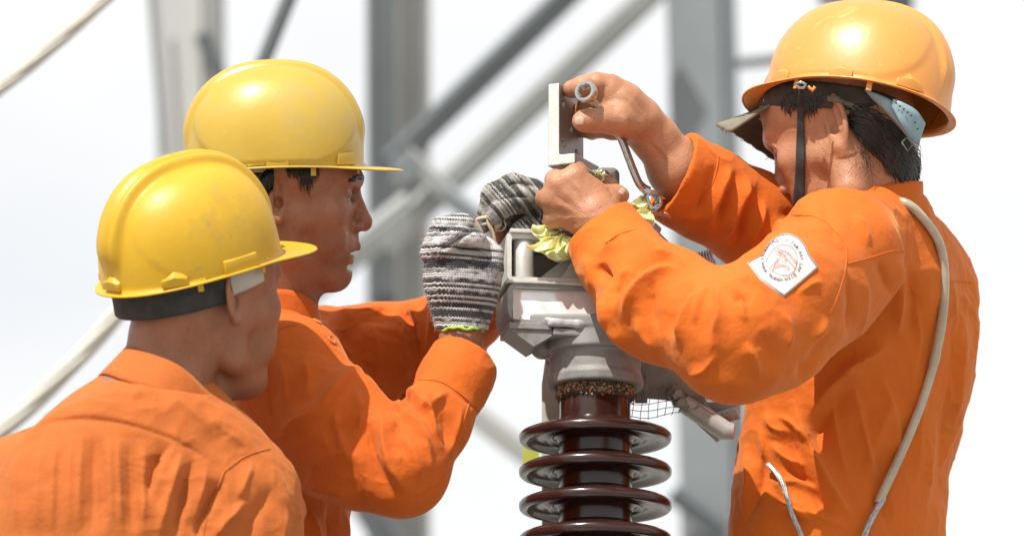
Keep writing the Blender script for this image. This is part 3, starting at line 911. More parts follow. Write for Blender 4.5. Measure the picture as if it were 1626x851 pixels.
ring_prism('clamp_tray', rrect(0, 178, -2, 68, 0, 6, (5, 14, 30, 5)), rrect(9, 171, 9, 60, 0, 6, (4, 6, 20, 4)), -120, 0, M['cast'], ins)
# curved polished liner
nr, nc = 22, 30
Vl = []
for i in range(nr):
    v = i / (nr - 1)
    for j in range(nc):
        u = j / (nc - 1)
        x = 8 + 162 * u; y = 8 + 53 * v
        t = -11 + 9 * (1 - v) ** 2.6 + 9 * max(0, 1 - u * 9) ** 1.6 + 1.2 * math.sin(u * 23 + v * 5) * (1 - v)
        Vl.append(cp(x, y, t))
link('polished_liner', np.array(Vl), grid_faces(nr, nc), M['polished'], ins)
V, F = cbox(2, 70, -7, 4, -90, 3, 1.5); link('lower_lip', V, F, M['cast'], ins, smooth=False)
V, F = prism([(2, -6), (74, -6), (74, -14), (42, -34)], cp(0, 0, -40), CA * 1.0, 78, 0)
V = cp(0, 0, -40) + (V - cp(0, 0, -40)) * S
link('gusset', V, F, M['cast'], ins, smooth=False)
# upper channel open towards the lens
b0 = 72
ring_prism('clamp_channel', rrect(0, 172, b0, b0 + 77, 2), rrect(7, 165, b0 + 7, b0 + 69, 2), -112, -4, M['alu_edge'], ins)
V, F = cbox(0, 172, b0, b0 + 77, -118, -112.5, 1); link('back_web', V, F, M['alu'], ins, smooth=False)
V, F = cbox(4, 150, b0 + 77.3, b0 + 84, -110, 2, 1.5); link('top_plate', V, F, M['alu'], ins, smooth=False)
V, F = cbox(-4, 176, b0 - 5, b0 - .3, -112, 4, 1.2); link('base_plate', V, F, M['alu'], ins, smooth=False)
V, F = lathe([(0, 7.2), (15, 7.2), (16, 8), (16, 67), (15, 68.6), (0, 68.6)], np.zeros(3), CA[1], 40)
V = cp(29, b0, -22) + V * S; link('roller_pin', V, F, M['alu'], ins, sharp=40)
V, F = lathe([(0, 0), (15, 0), (15.5, 1), (15.5, 6.5), (14, 8), (0, 8)], np.zeros(3), CA[1], 8)
V = cp(30, b0 + 84.4, -22) + V * S; link('bolt_head', V, F, M['alu'], ins, smooth=False)
# wedge block and curved cheek inside the channel
poly = [(58, 8), (164, 8), (164, 64), (112, 60), (84, 38), (62, 20)]
V, F = prism(poly, np.zeros(3), np.eye(3), 34, 2.5)
V = cp(0, b0, -66) + (V @ CA) * S; link('wedge', V, F, M['alu'], ins, smooth=False)
poly = [(86, 8), (165, 8), (165, 50), (118, 47), (104, 36), (97, 22)]
V, F = prism(poly, np.zeros(3), np.eye(3), 22, 2.0)
V = cp(0, b0, -32) + (V @ CA) * S; link('cheek', V, F, M['alu_edge'], ins, smooth=False)
# sealant collar and pad between clamp and cap
f = Field()
f.box(cp(97, 4, -2), (34 * S, 6.5 * S, 14 * S), CA, .004)
f.cone(cp(62, 9, 3), 4 * S, cp(80, 4, 8), 6 * S, .005)
f.cone(cp(112, 3, 8), 6 * S, cp(132, 8, 4), 4 * S, .005)
Vs, Fs = f.mesh(.0012); Vs += vnormals(Vs, Fs) * (vnoise(Vs, 130) * .0008)[:, None]
link('sealant', Vs, Fs, M['silicone'], ins)
V, F = cbox(72, 126, -16, -4, -60, 7, 2.5); link('packing_plate', V, F, M['cast'], ins, smooth=False)
# base casting and pedestal below the picture
V, F = lathe([(0, 0), (120, 0), (120, 14), (74, 22), (70, 70), (0, 70)], np.zeros(3), XU, 48)
V = at(ip(1200), u=-60) + V * S
link('base_casting', V, F, M['cast'], ins, sharp=40)
base_w = world_of(at(ip(1200), u=-61))
mb = MB(); deck_piece(mb, base_w[0] - .11, base_w[0] + .11, base_w[1] - .11, base_w[1] + .11, 0, base_w[2] - .001)
mb.link('pedestal', M['galv'], ins)

# thin plate and taped strip standing behind the porcelain
pl = thing('support_strip', 'pale steel strip with lime green tape standing behind the insulator', 'steel strip', C(870, 900, -190))
V, F = prism([(-13, -330), (13, -330), (15, 20), (10, 95), (-4, 95), (-13, 30)], np.zeros(3), np.eye(3), 9, 1)
V = C(873, 640, -190) + (V @ LA) * S
link('strip', V, F, M['tan_plate'], pl, smooth=False)
V, F = prism([(-16, -60), (10, -50), (12, -2), (-14, -6)], np.zeros(3), np.eye(3), 3, .6)
V = C(845, 690, -182) + (V @ LA) * S
link('tape', V, F, M['green_tape'], pl, smooth=False)
V, F = prism([(-8, -30), (9, -30), (9, 22), (-8, 22)], np.zeros(3), np.eye(3), 2.4, .6)
V = C(882, 655, -184) + (V @ LA) * S
link('tape', V, F, M['green_tape'], pl, smooth=False)

# bracket arm behind the insulator, with its bolt and tubes
br = thing('steel_bracket', 'grey steel bracket arm behind the insulator cap under the raised sleeve', 'bracket', C(1040, 610, -150))
def bar(name, a, b, w, t, m, parent, hint=None, bev=1.5):
    A, B = C(*a), C(*b); ax = unit(B - A)
    s_ = unit(np.cross(ax, (0, 0, 1.0) if hint is None else hint)); t_ = np.cross(s_, ax)
    V, F = bevel_box((A + B) / 2, np.stack((s_, ax, t_)), (w / 2 * S, np.linalg.norm(B - A) / 2, t / 2 * S), bev * S)
    return link(name, V, F, m, parent, smooth=False)
bar('beam', (985, 600, -110), (1120, 612, -130), 58, 30, M['cast'], br)
bar('strut', (1040, 590, -150), (1150, 690, -130), 34, 22, M['galv'], br)
V, F = tube([C(1085, 640, -100), C(1152, 684, -92), C(1166, 685, -90)], [15 * S, 16 * S, 13 * S], 20)
link('tube', V, F, M['galv'], br, sharp=50)
bar('cross_piece', (1100, 652, -170), (1172, 652, -150), 30, 30, M['galv'], br)
V, F = tube([C(1128, 668, -140), C(1172, 655, -135)], 11 * S, 16)
link('tube', V, F, M['galv'], br, sharp=50)
for bx, by, bd in ((1070, 622, -92), (1076, 634, -90)):
    V, F = lathe([(0, 0), (13, 0), (13, 12), (9, 14), (8, 26), (0, 26)], np.zeros(3), unit((.25, -.2, 1)), 6)
    V = C(bx, by, bd) + V * S; link('bolt', V, F, M['rod'], br, smooth=False)
bar('lug', (1018, 600, -90), (1018, 640, -90), 20, 20, M['cast'], br)

# torn piece of wire mesh hanging from the bracket
wm = thing('wire_mesh', 'loose flap of square wire mesh hanging right of the insulator neck', 'wire mesh', C(1060, 650, -60))
def mesh_pt(u, v):
    x = 992 + 142 * u - 16 * v * u; sag = 14 * math.sin(u * 2.6 + .3)
    y = 619 + 12 * u * 0 + v * (36 - 30 * max(0, u - .35) ** 1.2) + sag * v * .6 + 3 * math.sin(u * 9)
    return C(x, y, -70 + 38 * v - 60 * u + 6 * math.sin(7 * u + 2 * v))
for i in range(11):
    u = i / 10 + rng.uniform(-.01, .01)
    Q = [mesh_pt(u + .012 * math.sin(3 * v_ + i), v_) for v_ in np.linspace(-.05, 1.12 + rng.uniform(-.08, .08), 9)]
    Vt, Ft = tube(Q, .6 * S, 5); link('wire', Vt, Ft, M['rod'], wm)
for j in range(5):
    v = j / 4
    Q = [mesh_pt(u, v + .02 * math.sin(8 * u + j)) for u in np.linspace(-.03, 1.02, 22)]
    Vt, Ft = tube(Q, .6 * S, 5); link('wire', Vt, Ft, M['rod'], wm)

# threaded rod leaning behind the near sleeve
sc = thing('threaded_rod', 'dark threaded rod leaning behind the raised orange sleeve', 'rod', C(1060, 400, -40))
A, B = C(1022, 356, -20), C(1128, 458, -60)
V, F = tube([A, B], 8 * S, 12); link('bar', V, F, M['rod'], sc, sharp=50)
V, F = lathe([(0, -7), (15, -7), (15, 7), (0, 7)], np.zeros(3), unit(B - A), 6); V = A + unit(B - A) * .016 + V * S
link('nut', V, F, M['galv'], sc, smooth=False)
pts = []
ax = unit(C(1140, 412, -70) - C(1075, 426, -70)); n_ = 15
u_, v_, w_ = frame_from(ax)
ts = np.linspace(0, 1, 12 * 20)
coil = [C(1082, 424, -70) + ax * (t * 54 * S) + (u_ * math.cos(t * 12 * 2 * math.pi) + v_ * math.sin(t * 12 * 2 * math.pi)) * 17 * S for t in ts]
V, F = tube(coil, 1.5 * S, 6); link('coil', V, F, M['galv'], sc)

# ------------------------------------------------------------------ terminal plate held up by the right worker
tp = thing('terminal_plate', 'L-shaped aluminium terminal plate with four bolt holes held upright', 'metal plate', C(895, 262, 2))
# L section: a tall leg and a short foot, extruded away from the lens; the sawn end faces us
EX = unit((.40, -.20, -.89)); EU = unit((0, .89, -.20)); ET = np.cross(EU, -EX)
if ET[0] < 0: ET = -ET
EA = np.stack((ET, EU, EX))
pc = C(870.5, 257, 22)
def pp(t, u, x): return pc + (ET * t + EU * u + EX * x) * S
f = Field()
f.box(pp(9.5, 60, 50), (9.5 * S, 67 * S, 50 * S), EA, .0012)
f.box(pp(23, 1.5, 50), (23 * S, 8.5 * S, 50 * S), EA, .0012, .003)
for x_, u_ in ((18, 97), (62, 92), (18, 32), (70, 28), (48, 62)):
    f.cone(pp(-20, u_, x_), 5.6 * S, pp(60, u_, x_), 5.6 * S, .0008, 's')
V, F = f.mesh(.00105)
V = relax(V, F, 1)
o = link('plate', V, F, M['alu_plate'], tp, sharp=40)
o.data.materials.append(M['alu_edge'])
fn_ = np.cross(V[F[:, 2]] - V[F[:, 0]], V[F[:, 3]] - V[F[:, 1]]); fn_ /= np.linalg.norm(fn_, axis=1)[:, None] + 1e-12
o.data.polygons.foreach_set('material_index', (np.abs(fn_ @ EX) > .8).astype(np.int32))

# offset ring spanner
sp_ = thing('ring_spanner', 'bent chromed ring spanner gripped by the right worker', 'spanner', C(985, 225, 20))
f = Field()
r1 = C(931, 147, 62); r2 = C(1035, 319, -10)
a1 = unit((.35, .25, .9)); 
u1, v1, w1 = frame_from(a1)
sh = [C(940, 158, 50), C(962, 186, 24), C(984, 216, 6), C(1000, 256, 2), C(1013, 288, -2), C(1022, 299, -8), C(1031, 304, -10)]
V, F = tube(spline(sh, 26), [11 * S] * 26, 14, flat=.5, hint=(1, 0, 0))
link('shaft', V, F, M['chrome'], sp_, sharp=60)
def ring(c, ax, ro, ri, hh):
    """twelve-point ring end"""
    u, v, w = frame_from(ax); n = 48; V = []
    a = np.linspace(0, 2 * math.pi, n, endpoint=False)
    inner = ri * (1 + .13 * np.abs(((a * 12 / (2 * math.pi)) % 1) - .5) * 2)
    for rr, h in ((inner, hh * .8), (np.full(n, ri * 1.22), hh), (np.full(n, ro * .9), hh), (np.full(n, ro), hh * .6), (np.full(n, ro), -hh * .6), (np.full(n, ro * .9), -hh), (np.full(n, ri * 1.22), -hh), (inner, -hh * .8)):
        V.append(c + (np.cos(a)[:, None] * u + np.sin(a)[:, None] * v) * (rr * S)[:, None] + w * h * S)
    V = np.concatenate(V); m = 8
    F = np.array([(i * n + j, i * n + (j + 1) % n, ((i + 1) % m) * n + (j + 1) % n, ((i + 1) % m) * n + j) for i in range(m) for j in range(n)])
    return V, F
V, F = ring(r1, unit((-.42, .30, .86)), 18, 10, 8.5); link('ring_head', V, F, M['chrome'], sp_, sharp=35)
V, F = ring(r2, unit((.55, .25, .8)), 17, 10, 8); link('ring_head', V, F, M['chrome'], sp_, sharp=35)

# eye of a cast lug showing behind the near hand
lg = thing('cable_lug', 'rounded cast metal lug with an eye behind the bare near hand', 'lug', C(960, 300, -20))
f = Field()
LU = np.stack((unit((1, .0, -.35)), (0, 1.0, 0), unit((.35, 0, 1))))
f.box(C(964, 292, -18), (20 * S, 26 * S, 13 * S), LU, .010)
f.ell(C(961, 285, -6), (9 * S, 13 * S, 40 * S), LU, .003, 's')
V, F = f.mesh(.001); V = relax(V, F, 2)
link('eye', V, F, M['alu_plate'], lg)
f = Field(); f.cone(C(958, 318, -22), 12 * S, C(930, 350, -20), 12 * S, .004)
V, F = f.mesh(.0015); link('barrel', V, F, M['alu_plate'], lg)

# crumpled yellow film: pleated fans bunched where the hand grips it
V_, F_ = [], []
def fan(c, d, a0, a1, R, seed, pleats=7, lean=0.0, n1=46, n2=16):
    r_ = np.random.default_rng(seed)
    ph = r_.uniform(0, 6, 4); n0 = sum(len(v) for v in V_)
    L = []
    for j in range(n2):
        v = j / (n2 - 1)
        for i in range(n1):
            u = i / (n1 - 1)
            a = math.radians(a0 + (a1 - a0) * u)
            rr = R * (.08 + .92 * v) * (1 + .16 * math.sin(5 * u + ph[0]) + .09 * math.sin(13 * u + ph[1]) * v)
            fold = abs(((u * pleats + .25 * math.sin(4 * v + ph[2])) % 1) - .5) * 2 - .5
            z = d + (fold * 15 * (.25 + .75 * v) + 9 * math.sin(7 * v + 3 * u + ph[3]) * v + lean * v + 13 * math.sin(v * math.pi) + 3 * math.sin(17 * u + 9 * v))
            L.append(C(c[0] + rr * math.cos(a) + 3 * math.sin(11 * v + 4 * u), c[1] - rr * math.sin(a) * (1 + .05 * math.sin(9 * u)) + 2.5 * math.sin(9 * v + 9 * u), z))
    V_.append(np.array(L)); F_.append(grid_faces(n2, n1) + n0)
fan((890, 366), 26, 165, 300, 44, 1, 6)
fan((896, 368), 40, 200, 310, 50, 2, 5, 6)
fan((888, 372), 12, 150, 270, 34, 3, 5)
fan((985, 338), -4, -62, 40, 46, 4, 5)
fan((990, 342), 10, -75, 20, 38, 5, 4, 5)
fan((945, 286), 2, 50, 150, 17, 6, 4)
fan((938, 332), -12, -40, 220, 40, 7, 9)
fan((940, 318), -6, 60, 130, 44, 8, 3)
V = np.concatenate(V_); F = np.concatenate(F_)
V, F = shell(V, F, .0004)
o = link('plastic_rag', V, F, M['film'], None, base=C(930, 360, 10), sharp=24)
tag(o, 'crumpled yellow plastic film bunched under the bare near hand', 'plastic film')

# bar and twine between the gloves
rd = thing('steel_bar', 'short dirty steel bar held between the two gloved hands', 'bar', C(785, 355, -10))
Pb = [C(757, 372, 6), C(770, 361, 0), C(806, 339, -16), C(850, 316, -40)]
V, F = tube(spline(Pb, 14), 8.5 * S, 16); link('bar', V, F, M['rod'], rd, sharp=60)
V, F = tube([C(798, 344, -12), C(812, 335, -18)], 12.5 * S, 16); link('collar', V, F, M['rod'], rd, sharp=50)
tn = thing('twine', 'loose end of pale jute twine wound round the steel bar', 'twine', C(785, 360, 0))
def strand(pts, r=3.1, n=40):
    P = spline([C(*p) for p in pts], n)
    V, F = tube(P, r * S, 7); return link('strand', V, F, M['twine'], tn)
strand([(772, 386, 12), (766, 372, 12), (758, 352, 12), (762, 347, 14), (774, 346, 12), (780, 352, 0)])
strand([(786, 388, 10), (783, 372, 12), (776, 356, 14), (774, 344, 10), (779, 340, 2), (788, 344, 8), (790, 358, 12), (786, 366, 4)])
strand([(787, 390, 12), (784, 374, 14), (779, 358, 13), (778, 343, 8), (783, 339, 0), (792, 345, 4), (793, 356, 10)], 2.7)
strand([(797, 337, 0), (800, 350, 6), (803, 359, 8), (797, 366, 8), (788, 366, 10), (786, 360, 12)], 1.2)
strand([(786, 352, 12), (790, 345, 11), (795, 352, 8), (791, 362, 9), (785, 358, 12)], 2.6)
# ------------------------------------------------------------------ hard hats
def basis(fwd, up):
    """rows: forward, up, left-hand side (C-space)"""
    u = unit(up); f_ = np.asarray(fwd, float); f_ = unit(f_ - u * (f_ @ u))
    return np.stack((f_, u, np.cross(u, f_)))

def sgnpow(x, p): return np.sign(x) * np.abs(x) ** p

def hard_hat(label, cen, d, fwd, up, m, lugs, scale=1.0, side=-1, H=160, af=140, ab=143, bw=116, crest=9.0, peak=54, panel=5.0, strap=None, droop=.10):
    """cen: photo px of the rim plane's centre; lugs: list of (azimuth deg, kind)"""
    B = basis(fwd, up)
    c = C(*cen, d); kk = K(d) * scale
    root = thing('hard_hat', label, 'hard hat', c)
    nth = 240
    th = np.linspace(0, 2 * math.pi, nth, endpoint=False)
    ct, st = np.cos(th), np.sin(th)
    a = np.where(ct > 0, af, ab); e = 2.15
    R = 1 / ((np.abs(ct) / a) ** e + (np.abs(st) / bw) ** e) ** (1 / e)
    rimv = 7 * st * st - 3
    dth = np.abs((th + math.pi) % (2 * math.pi) - math.pi)
    bwid = 9 + peak * np.exp(-(dth / .72) ** 4) + 3 * np.exp(-((dth - math.pi) / .6) ** 2)
    rows = []
    # brim from its edge inwards
    for q in (1.0, .985, .9, .75, .5, .25, .08):
        rr = R + bwid * q
        v = rimv - bwid * q * droop * (.4 + .6 * q) + (0 if q < 1 else -2.6) + (-.6 if q == .985 else 0)
        rows.append(np.stack((rr * ct, v, rr * st), -1))
    n_e = 2.45
    for t in np.concatenate((np.linspace(.012, .93, 60), np.linspace(.94, 1.0, 9))):
        ph = t * math.pi / 2
        cc = math.cos(ph) ** (2 / n_e) if t < 1 else 0.0
        ss = math.sin(ph) ** (2 / n_e)
        u = R * cc * ct; w = R * cc * st
        v = rimv * (1 - ss) + H * ss
        P = np.stack((u, v + 0 * u, w), -1)
        # normal, roughly
        nn = np.stack((u / af ** 2, np.full(nth, v.mean() / H ** 2), w / bw ** 2), -1); nn /= np.linalg.norm(nn, axis=1)[:, None] + 1e-9
        up_ = 1 / (1 + np.exp(-(v - 44) / 9))
        aw = np.abs(w)
        cr = crest * up_ * (1 / (1 + np.exp((aw - 25) / 2.2)) + .35 / (1 + np.exp((aw - 9) / 1.4)) - .18 / (1 + np.exp((aw - 15) / 1.2)))
        sd = ((np.abs(u - 2) / 128) ** 2.4 + (np.abs(v - 78) / 80) ** 2.4)
        pn = panel / (1 + np.exp((sd - 1) / .035)) * np.clip((aw - 30) / 8, 0, 1)
        rows.append(P + nn * (cr + pn)[:, None])
    G = np.array(rows); nr = len(G)
    G += rng.normal(0, .05, G.shape)
    def place(L): return c + (np.asarray(L).reshape(-1, 3) * kk) @ B
    Vv = place(G); Fc = grid_faces(nr, nth, True)[:, ::-1]
    n0 = vnormals(Vv, Fc)
    if ((Vv - c) * n0).sum() < 0: Fc = Fc[:, ::-1]
    Vs_, Fs_ = shell(Vv, Fc, 3.0 * kk)
    so = link('shell', Vs_, Fs_, m, root)
    # moulded lugs round the rim
    def surf(az_, v, out=0.0):
        t_ = math.radians(az_); ca, sa = math.cos(t_), math.sin(t_)
        a_ = af if ca > 0 else ab
        r_ = 1 / ((abs(ca) / a_) ** e + (abs(sa) / bw) ** e) ** (1 / e)
        cc = max(0, 1 - (v / H) ** n_e) ** (1 / n_e)
        return np.array(((r_ * cc + out) * ca, v, (r_ * cc + out) * sa))
    for az_, kind in lugs:
        def lp(da, v, out): return surf(az_ + da, v, out)
        hw = 8.5
        if kind == 'rect':
            V = [lp(-hw, 2, -3), lp(hw, 2, -3), lp(hw, 24, -3), lp(-hw, 24, -3), lp(-hw, 2, 5.5), lp(hw, 2, 5.5), lp(hw * .92, 21, 5), lp(-hw * .92, 21, 5)]
            F = [(4, 5, 6, 7), (0, 1, 5, 4), (1, 2, 6, 5), (2, 3, 7, 6), (3, 0, 4, 7)]
        elif kind == 'long':
            hw = 15
            V = [lp(-hw, 2, -3), lp(hw, 2, -3), lp(hw, 27, -3), lp(-hw, 27, -3), lp(-hw, 2, 6.5), lp(hw, 2, 6.5), lp(hw * .94, 24, 6), lp(-hw * .94, 24, 6)]
            F = [(4, 5, 6, 7), (0, 1, 5, 4), (1, 2, 6, 5), (2, 3, 7, 6), (3, 0, 4, 7)]
        else:                                  # pointed
            V = [lp(-hw, 2, -3), lp(hw, 2, -3), lp(hw, 15, -3), lp(0, 32, -3), lp(-hw, 15, -3), lp(-hw, 2, 7), lp(hw, 2, 7), lp(hw * .95, 14, 7), lp(0, 17, 8.5), lp(-hw * .95, 14, 7)]
            F = [(5, 6, 7, 8, 9), (0, 1, 6, 5), (1, 2, 7, 6), (2, 3, 8, 7), (3, 4, 9, 8), (4, 0, 5, 9)]
        if sum(np.cross(np.array(V[F[0][1]]) - V[F[0][0]], np.array(V[F[0][2]]) - V[F[0][0]]) * np.array(V[F[0][0]])) < 0: F = [q[::-1] for q in F]
        bm = bmesh.new()
        vv = [bm.verts.new(tuple(p)) for p in V]
        for q in F: bm.faces.new([vv[i] for i in q])
        bmesh.ops.bevel(bm, geom=[e_ for e_ in bm.edges if len(e_.link_faces) == 2], offset=1.1, segments=2, affect='EDGES', profile=.5)
        bm.verts.index_update()
        V = np.array([v.co[:] for v in bm.verts]); F = [[v.index for v in f_.verts] for f_ in bm.faces]; bm.free()
        link('lug', place(V), F, m, so, sharp=40)
    # clips under the rim and the suspension headband
    hp = lambda L: place(np.array(L))
    for az_ in (-118, -62, 62, 118, -20, 20):
        p = surf(az_, 1, -2); q = p * 1.0
        t_ = math.radians(az_); tg = np.array((-math.sin(t_), 0, math.cos(t_))); rd_ = np.array((math.cos(t_), 0, math.sin(t_)))
        A = np.stack((tg, (0, 1, 0), rd_))
        V, F = bevel_box(p + np.array((0, -7, 0)), A, (4.5, 8, 1.8), 1.2)
        link('clip', place(V), F, m, so, smooth=False)
    return root, B, c, kk, place, surf

def headband(root, place, m, r, v0, v1, a0, a1, name='headband', t=2.5, tilt=0.0, n=60, ru=1.0):
    """strip round the head inside the shell between azimuths a0..a1 (deg)"""
    A = np.radians(np.linspace(a0, a1, n)); L = []
    for q in (0, .12, .5, .88, 1):
        for a in A:
            v = v0 + (v1 - v0) * q + tilt * math.cos(a)
            L.append((math.cos(a) * r[0], v, math.sin(a) * r[1]))
    V = place(np.array(L)); F = grid_faces(5, n)
    c_ = place(np.array([(0, 0, 0)]))[0]
    if ((V - c_) * vnormals(V, F)).sum() < 0: F = F[:, ::-1]
    V, F = shell(V, F, t * S)
    return link(name, V, F, m, root)

# azimuths run from the front towards each hat's own left-hand... sign follows basis rows (forward, up, up x forward)
HM = hard_hat('pale yellow hard hat on the middle worker, its peak pointing right', (438, 266), -60, (1, .03, -.06), (-.03, 1, .03), M['yellow_pale'],
              [(-90, 'rect'), (-36, 'rect'), (-150, 'tri'), (90, 'rect'), (36, 'rect')], H=161)
HL = hard_hat('bright yellow hard hat on the nearest worker at the lower left, seen from behind', (304, 426), 350, (.80, .16, -.58), (-.15, .96, .20), M['yellow'],
              [(-84, 'long'), (-134, 'tri'), (180, 'tri'), (84, 'long'), (134, 'tri')], H=168, af=150, ab=150, bw=124, crest=16, peak=54, panel=1.5)
HR = hard_hat('orange hard hat with a chin strap, on the right worker over a cloth cap', (1360, 172), -70, (-.88, .17, -.44), (.17, .94, -.30), M['orange_hat'],
              [(97, 'tri'), (143, 'tri'), (48, 'tri'), (-97, 'tri'), (-143, 'tri')], H=170, af=150, ab=150, bw=126, crest=9, peak=26, panel=3.2)
# ------------------------------------------------------------------ people
def head_solid(F, B, c0, k, ear=1.0, nose=1.0, eyes=True):
    """adult head into field F. B rows: forward, up, side; c0: point midway between the ear holes; k: metres per unit"""
    def P(x, y, z=0.0): return c0 + (B[0] * x + B[1] * y + B[2] * z) * k
    def A(*r): return tuple(q * k for q in r)
    u = k
    F.ell(P(16, 58, 0), A(111, 96, 91), B, 10 * u)
    F.ell(P(45, 2, 0), A(78, 86, 74), B, 22 * u)
    F.ell(P(-42, 18, 0), A(52, 58, 66), B, 22 * u)                       # occiput
    for s in (-1, 1):
        F.cone(P(12, -80, 52 * s), 20 * u, P(80, -120, 16 * s), 20 * u, 26 * u)      # jaw
        F.cone(P(6, -20, 64 * s), 20 * u, P(12, -80, 52 * s), 19 * u, 20 * u)
        F.ball(P(76, -20, 48 * s), 25 * u, 24 * u)                        # cheekbone
        F.cone(P(30, -30, 62 * s), 17 * u, P(76, -18, 52 * s), 17 * u, 18 * u)       # zygomatic arch
        F.cone(P(104, 33, 46 * s), 12 * u, P(121, 30, 14 * s), 11 * u, 14 * u)       # brow
        F.ell(P(70, -62, 40 * s), A(34, 38, 26), B, 20 * u)
    F.ell(P(86, -72, 0), A(33, 44, 40), B, 18 * u)                        # muzzle
    F.ball(P(86, -124, 0), 19 * u, 18 * u)                                # chin
    F.ell(P(60, -118, 0), A(42, 26, 40), B, 20 * u)
    for s in (-1, 1):
        F.ell(P(117, 4, 35 * s), A(15, 12, 21), B, 10 * u, 's')           # eye hollow
        F.ball(P(97, 4, 34 * s), 16.5 * u, 4 * u)                         # lids over the eyeball
        F.cone(P(109, 13, 20 * s), 4 * u, P(102, 13, 50 * s), 4.5 * u, 5 * u)
        F.cone(P(111, -7, 21 * s), 2.2 * u, P(104, -8, 48 * s), 3 * u, 5 * u)
        F.ell(P(113, 1.5, 33 * s), A(12, 3.4, 13), B, 1.5 * u, 's')      # opening between the lids
    F.cone(P(114, 14, 0), 9 * u, P(130, -34, 0), 12.5 * u * nose, 9 * u)  # nose
    F.ball(P(131, -40, 0), 13.5 * u * nose, 6 * u)
    for s in (-1, 1):
        F.ell(P(119, -45, 14 * s), A(13, 9.5, 9), B, 5 * u)
        F.ell(P(124, -54, 7.5 * s), A(6.5, 5, 4), B, 2 * u, 's')
    F.cone(P(113, -58, 0), 9 * u, P(114, -72, 0), 9 * u, 8 * u)
    for s in (-1, 1):                                                     # lips
        F.cone(P(117, -78, 0), 7 * u, P(100, -84, 25 * s), 4.5 * u, 6 * u)
        F.cone(P(103, -98, 0), 8 * u, P(94, -90, 22 * s), 4.5 * u, 6 * u)
    F.ell(P(111, -87, 0), A(20, 3.6, 19), B, 2.2 * u, 's')
    F.ell(P(106, -87.5, 0), A(14, 2.0, 27), B, 2.5 * u, 's')
    F.ell(P(103, -110, 0), A(7, 5, 20), B, 7 * u, 's')
    for s in (-1, 1):                                                     # ears
        out = B[2] * s
        e1 = unit(B[0] * math.cos(.42) - out * math.sin(.42)); e2 = unit(B[1] * .985 - B[0] * .16); e2 = unit(e2 - e1 * (e1 @ e2)); e3 = unit(out - e1 * (out @ e1) - e2 * (out @ e2))
        E = np.stack((e1, e2, e3)); ec = P(-9, 4, 84 * s)
        def Q(x, y, z=0.0): return ec + (e1 * x + e2 * y + e3 * z) * k * ear
        q = k * ear
        F.ell(Q(-2, 2, 0), (17 * q, 37 * q, 6 * q), E, 5 * q)
        F.ell(Q(-1, 6, 7), (13 * q, 27 * q, 7 * q), E, 3 * q, 's')
        F.torus(Q(-2, 6, 3), E, 18 * q, 4.2 * q, 3 * q, sq=(1.0, 1.95))
        F.cone(Q(-8, -10, 2), 4.5 * q, Q(-5, 22, 2), 3.5 * q, 4 * q)
        F.ball(Q(3, -32, 2), 9 * q, 6 * q)
        F.ball(Q(13, -6, 2), 5.5 * q, 4 * q)
        F.ell(Q(5, -5, 4), (6.5 * q, 10 * q, 9 * q), E, 3 * q, 's')
    return P

def add_eyes(body, B, c0, k):
    def P(x, y, z=0.0): return c0 + (B[0] * x + B[1] * y + B[2] * z) * k
    for s in (-1, 1):
        V, F = lathe([(14.6 * math.sin(a), -14.6 * math.cos(a)) for a in np.linspace(0, math.pi, 18)], np.zeros(3), B[0], 24)
        V = P(96.5, 3, 34 * s) + V * k
        e = link('eye', V, F, M['eye_white'], body)
        e.data.materials.append(M['iris'])
        ctr = np.array([V[list(f)].mean(0) for f in F])
        dd = (ctr - P(96.5, 3, 34 * s)) @ unit(B[0] * .97 + B[2] * s * .12)
        e.data.polygons.foreach_set('material_index', (dd > 14.6 * k * .86).astype(np.int32))

def squash_dir(v): return unit(v)

def finish(F, h, relax_it=1, strokes=(), noise=None, region=None):
    V, Q = F.mesh(h)
    V = relax(V, Q, relax_it)
    return V, Q

def torn(field, p, n, size=.075):
    """cut everything beyond plane point p, normal n"""
    A_ = frame_from(n)
    ax = np.stack(A_)
    field.box(np.asarray(p) + unit(n) * size, (size, size, size), ax, 0, .0008, 's')

SH_H = .0023
BODY_H = .0017

def wrinkle(V, Q, amt=1.0, dirs=((14, 26, 20, 1.0), (40, 55, 48, .45))):
    """broad irregular cloth relief"""
    N = vnormals(V, Q)
    for a, b, c_, g in dirs:
        W = V + .03 * np.stack([vnoise(V + q, 9.0) for q in (1.3, 5.1, 9.7)], -1)
        n = vnoise(W * np.array((a, b, c_)), 1.0)
        r = np.clip(1 - np.abs(n) * 2.4, -.4, 1); r = np.where(r > 0, r ** 1.6, r)
        m_ = np.clip(vnoise(V + 4.4, 7.0) + .6, 0, 1.2)
        V = V + N * (r * m_ * .0021 * g * amt)[:, None]
    return V

def seam(parent, bvh, pts, m, r=1.2, off=.0002, name='seam', n=60):
    P = [cast(bvh, x, y, off) for x, y in spline([(*p,) for p in pts], n)]
    P = [p for p in P if p is not None]
    if len(P) < 4: return
    P = np.array(P)
    # drop jumps onto another layer
    keep = [0]
    for i in range(1, len(P)):
        if np.linalg.norm(P[i] - P[keep[-1]]) < .03: keep.append(i)
    P = P[keep]
    V, F = tube(P, r * S, 6, flat=.7); return link(name, V, F, m, parent)

def button(parent, bvh, x, y, r, m):
    p = cast(bvh, x, y, 0); n = None
    o = np.array((0, 0, DIST)); dr = unit(C(x, y) - o)
    hit, n, i, dd = bvh.ray_cast(Vector(o), Vector(dr))
    if hit is None: return
    n = np.array(n); n = n if n[2] > 0 else -n
    V, F = lathe([(0, 0), (r, 0), (r, 2.2), (r * .85, 3.2), (r * .72, 2.2), (0, 2.0)], np.zeros(3), n, 24)
    o = link('button', p + V * S, F, m, parent, sharp=45)

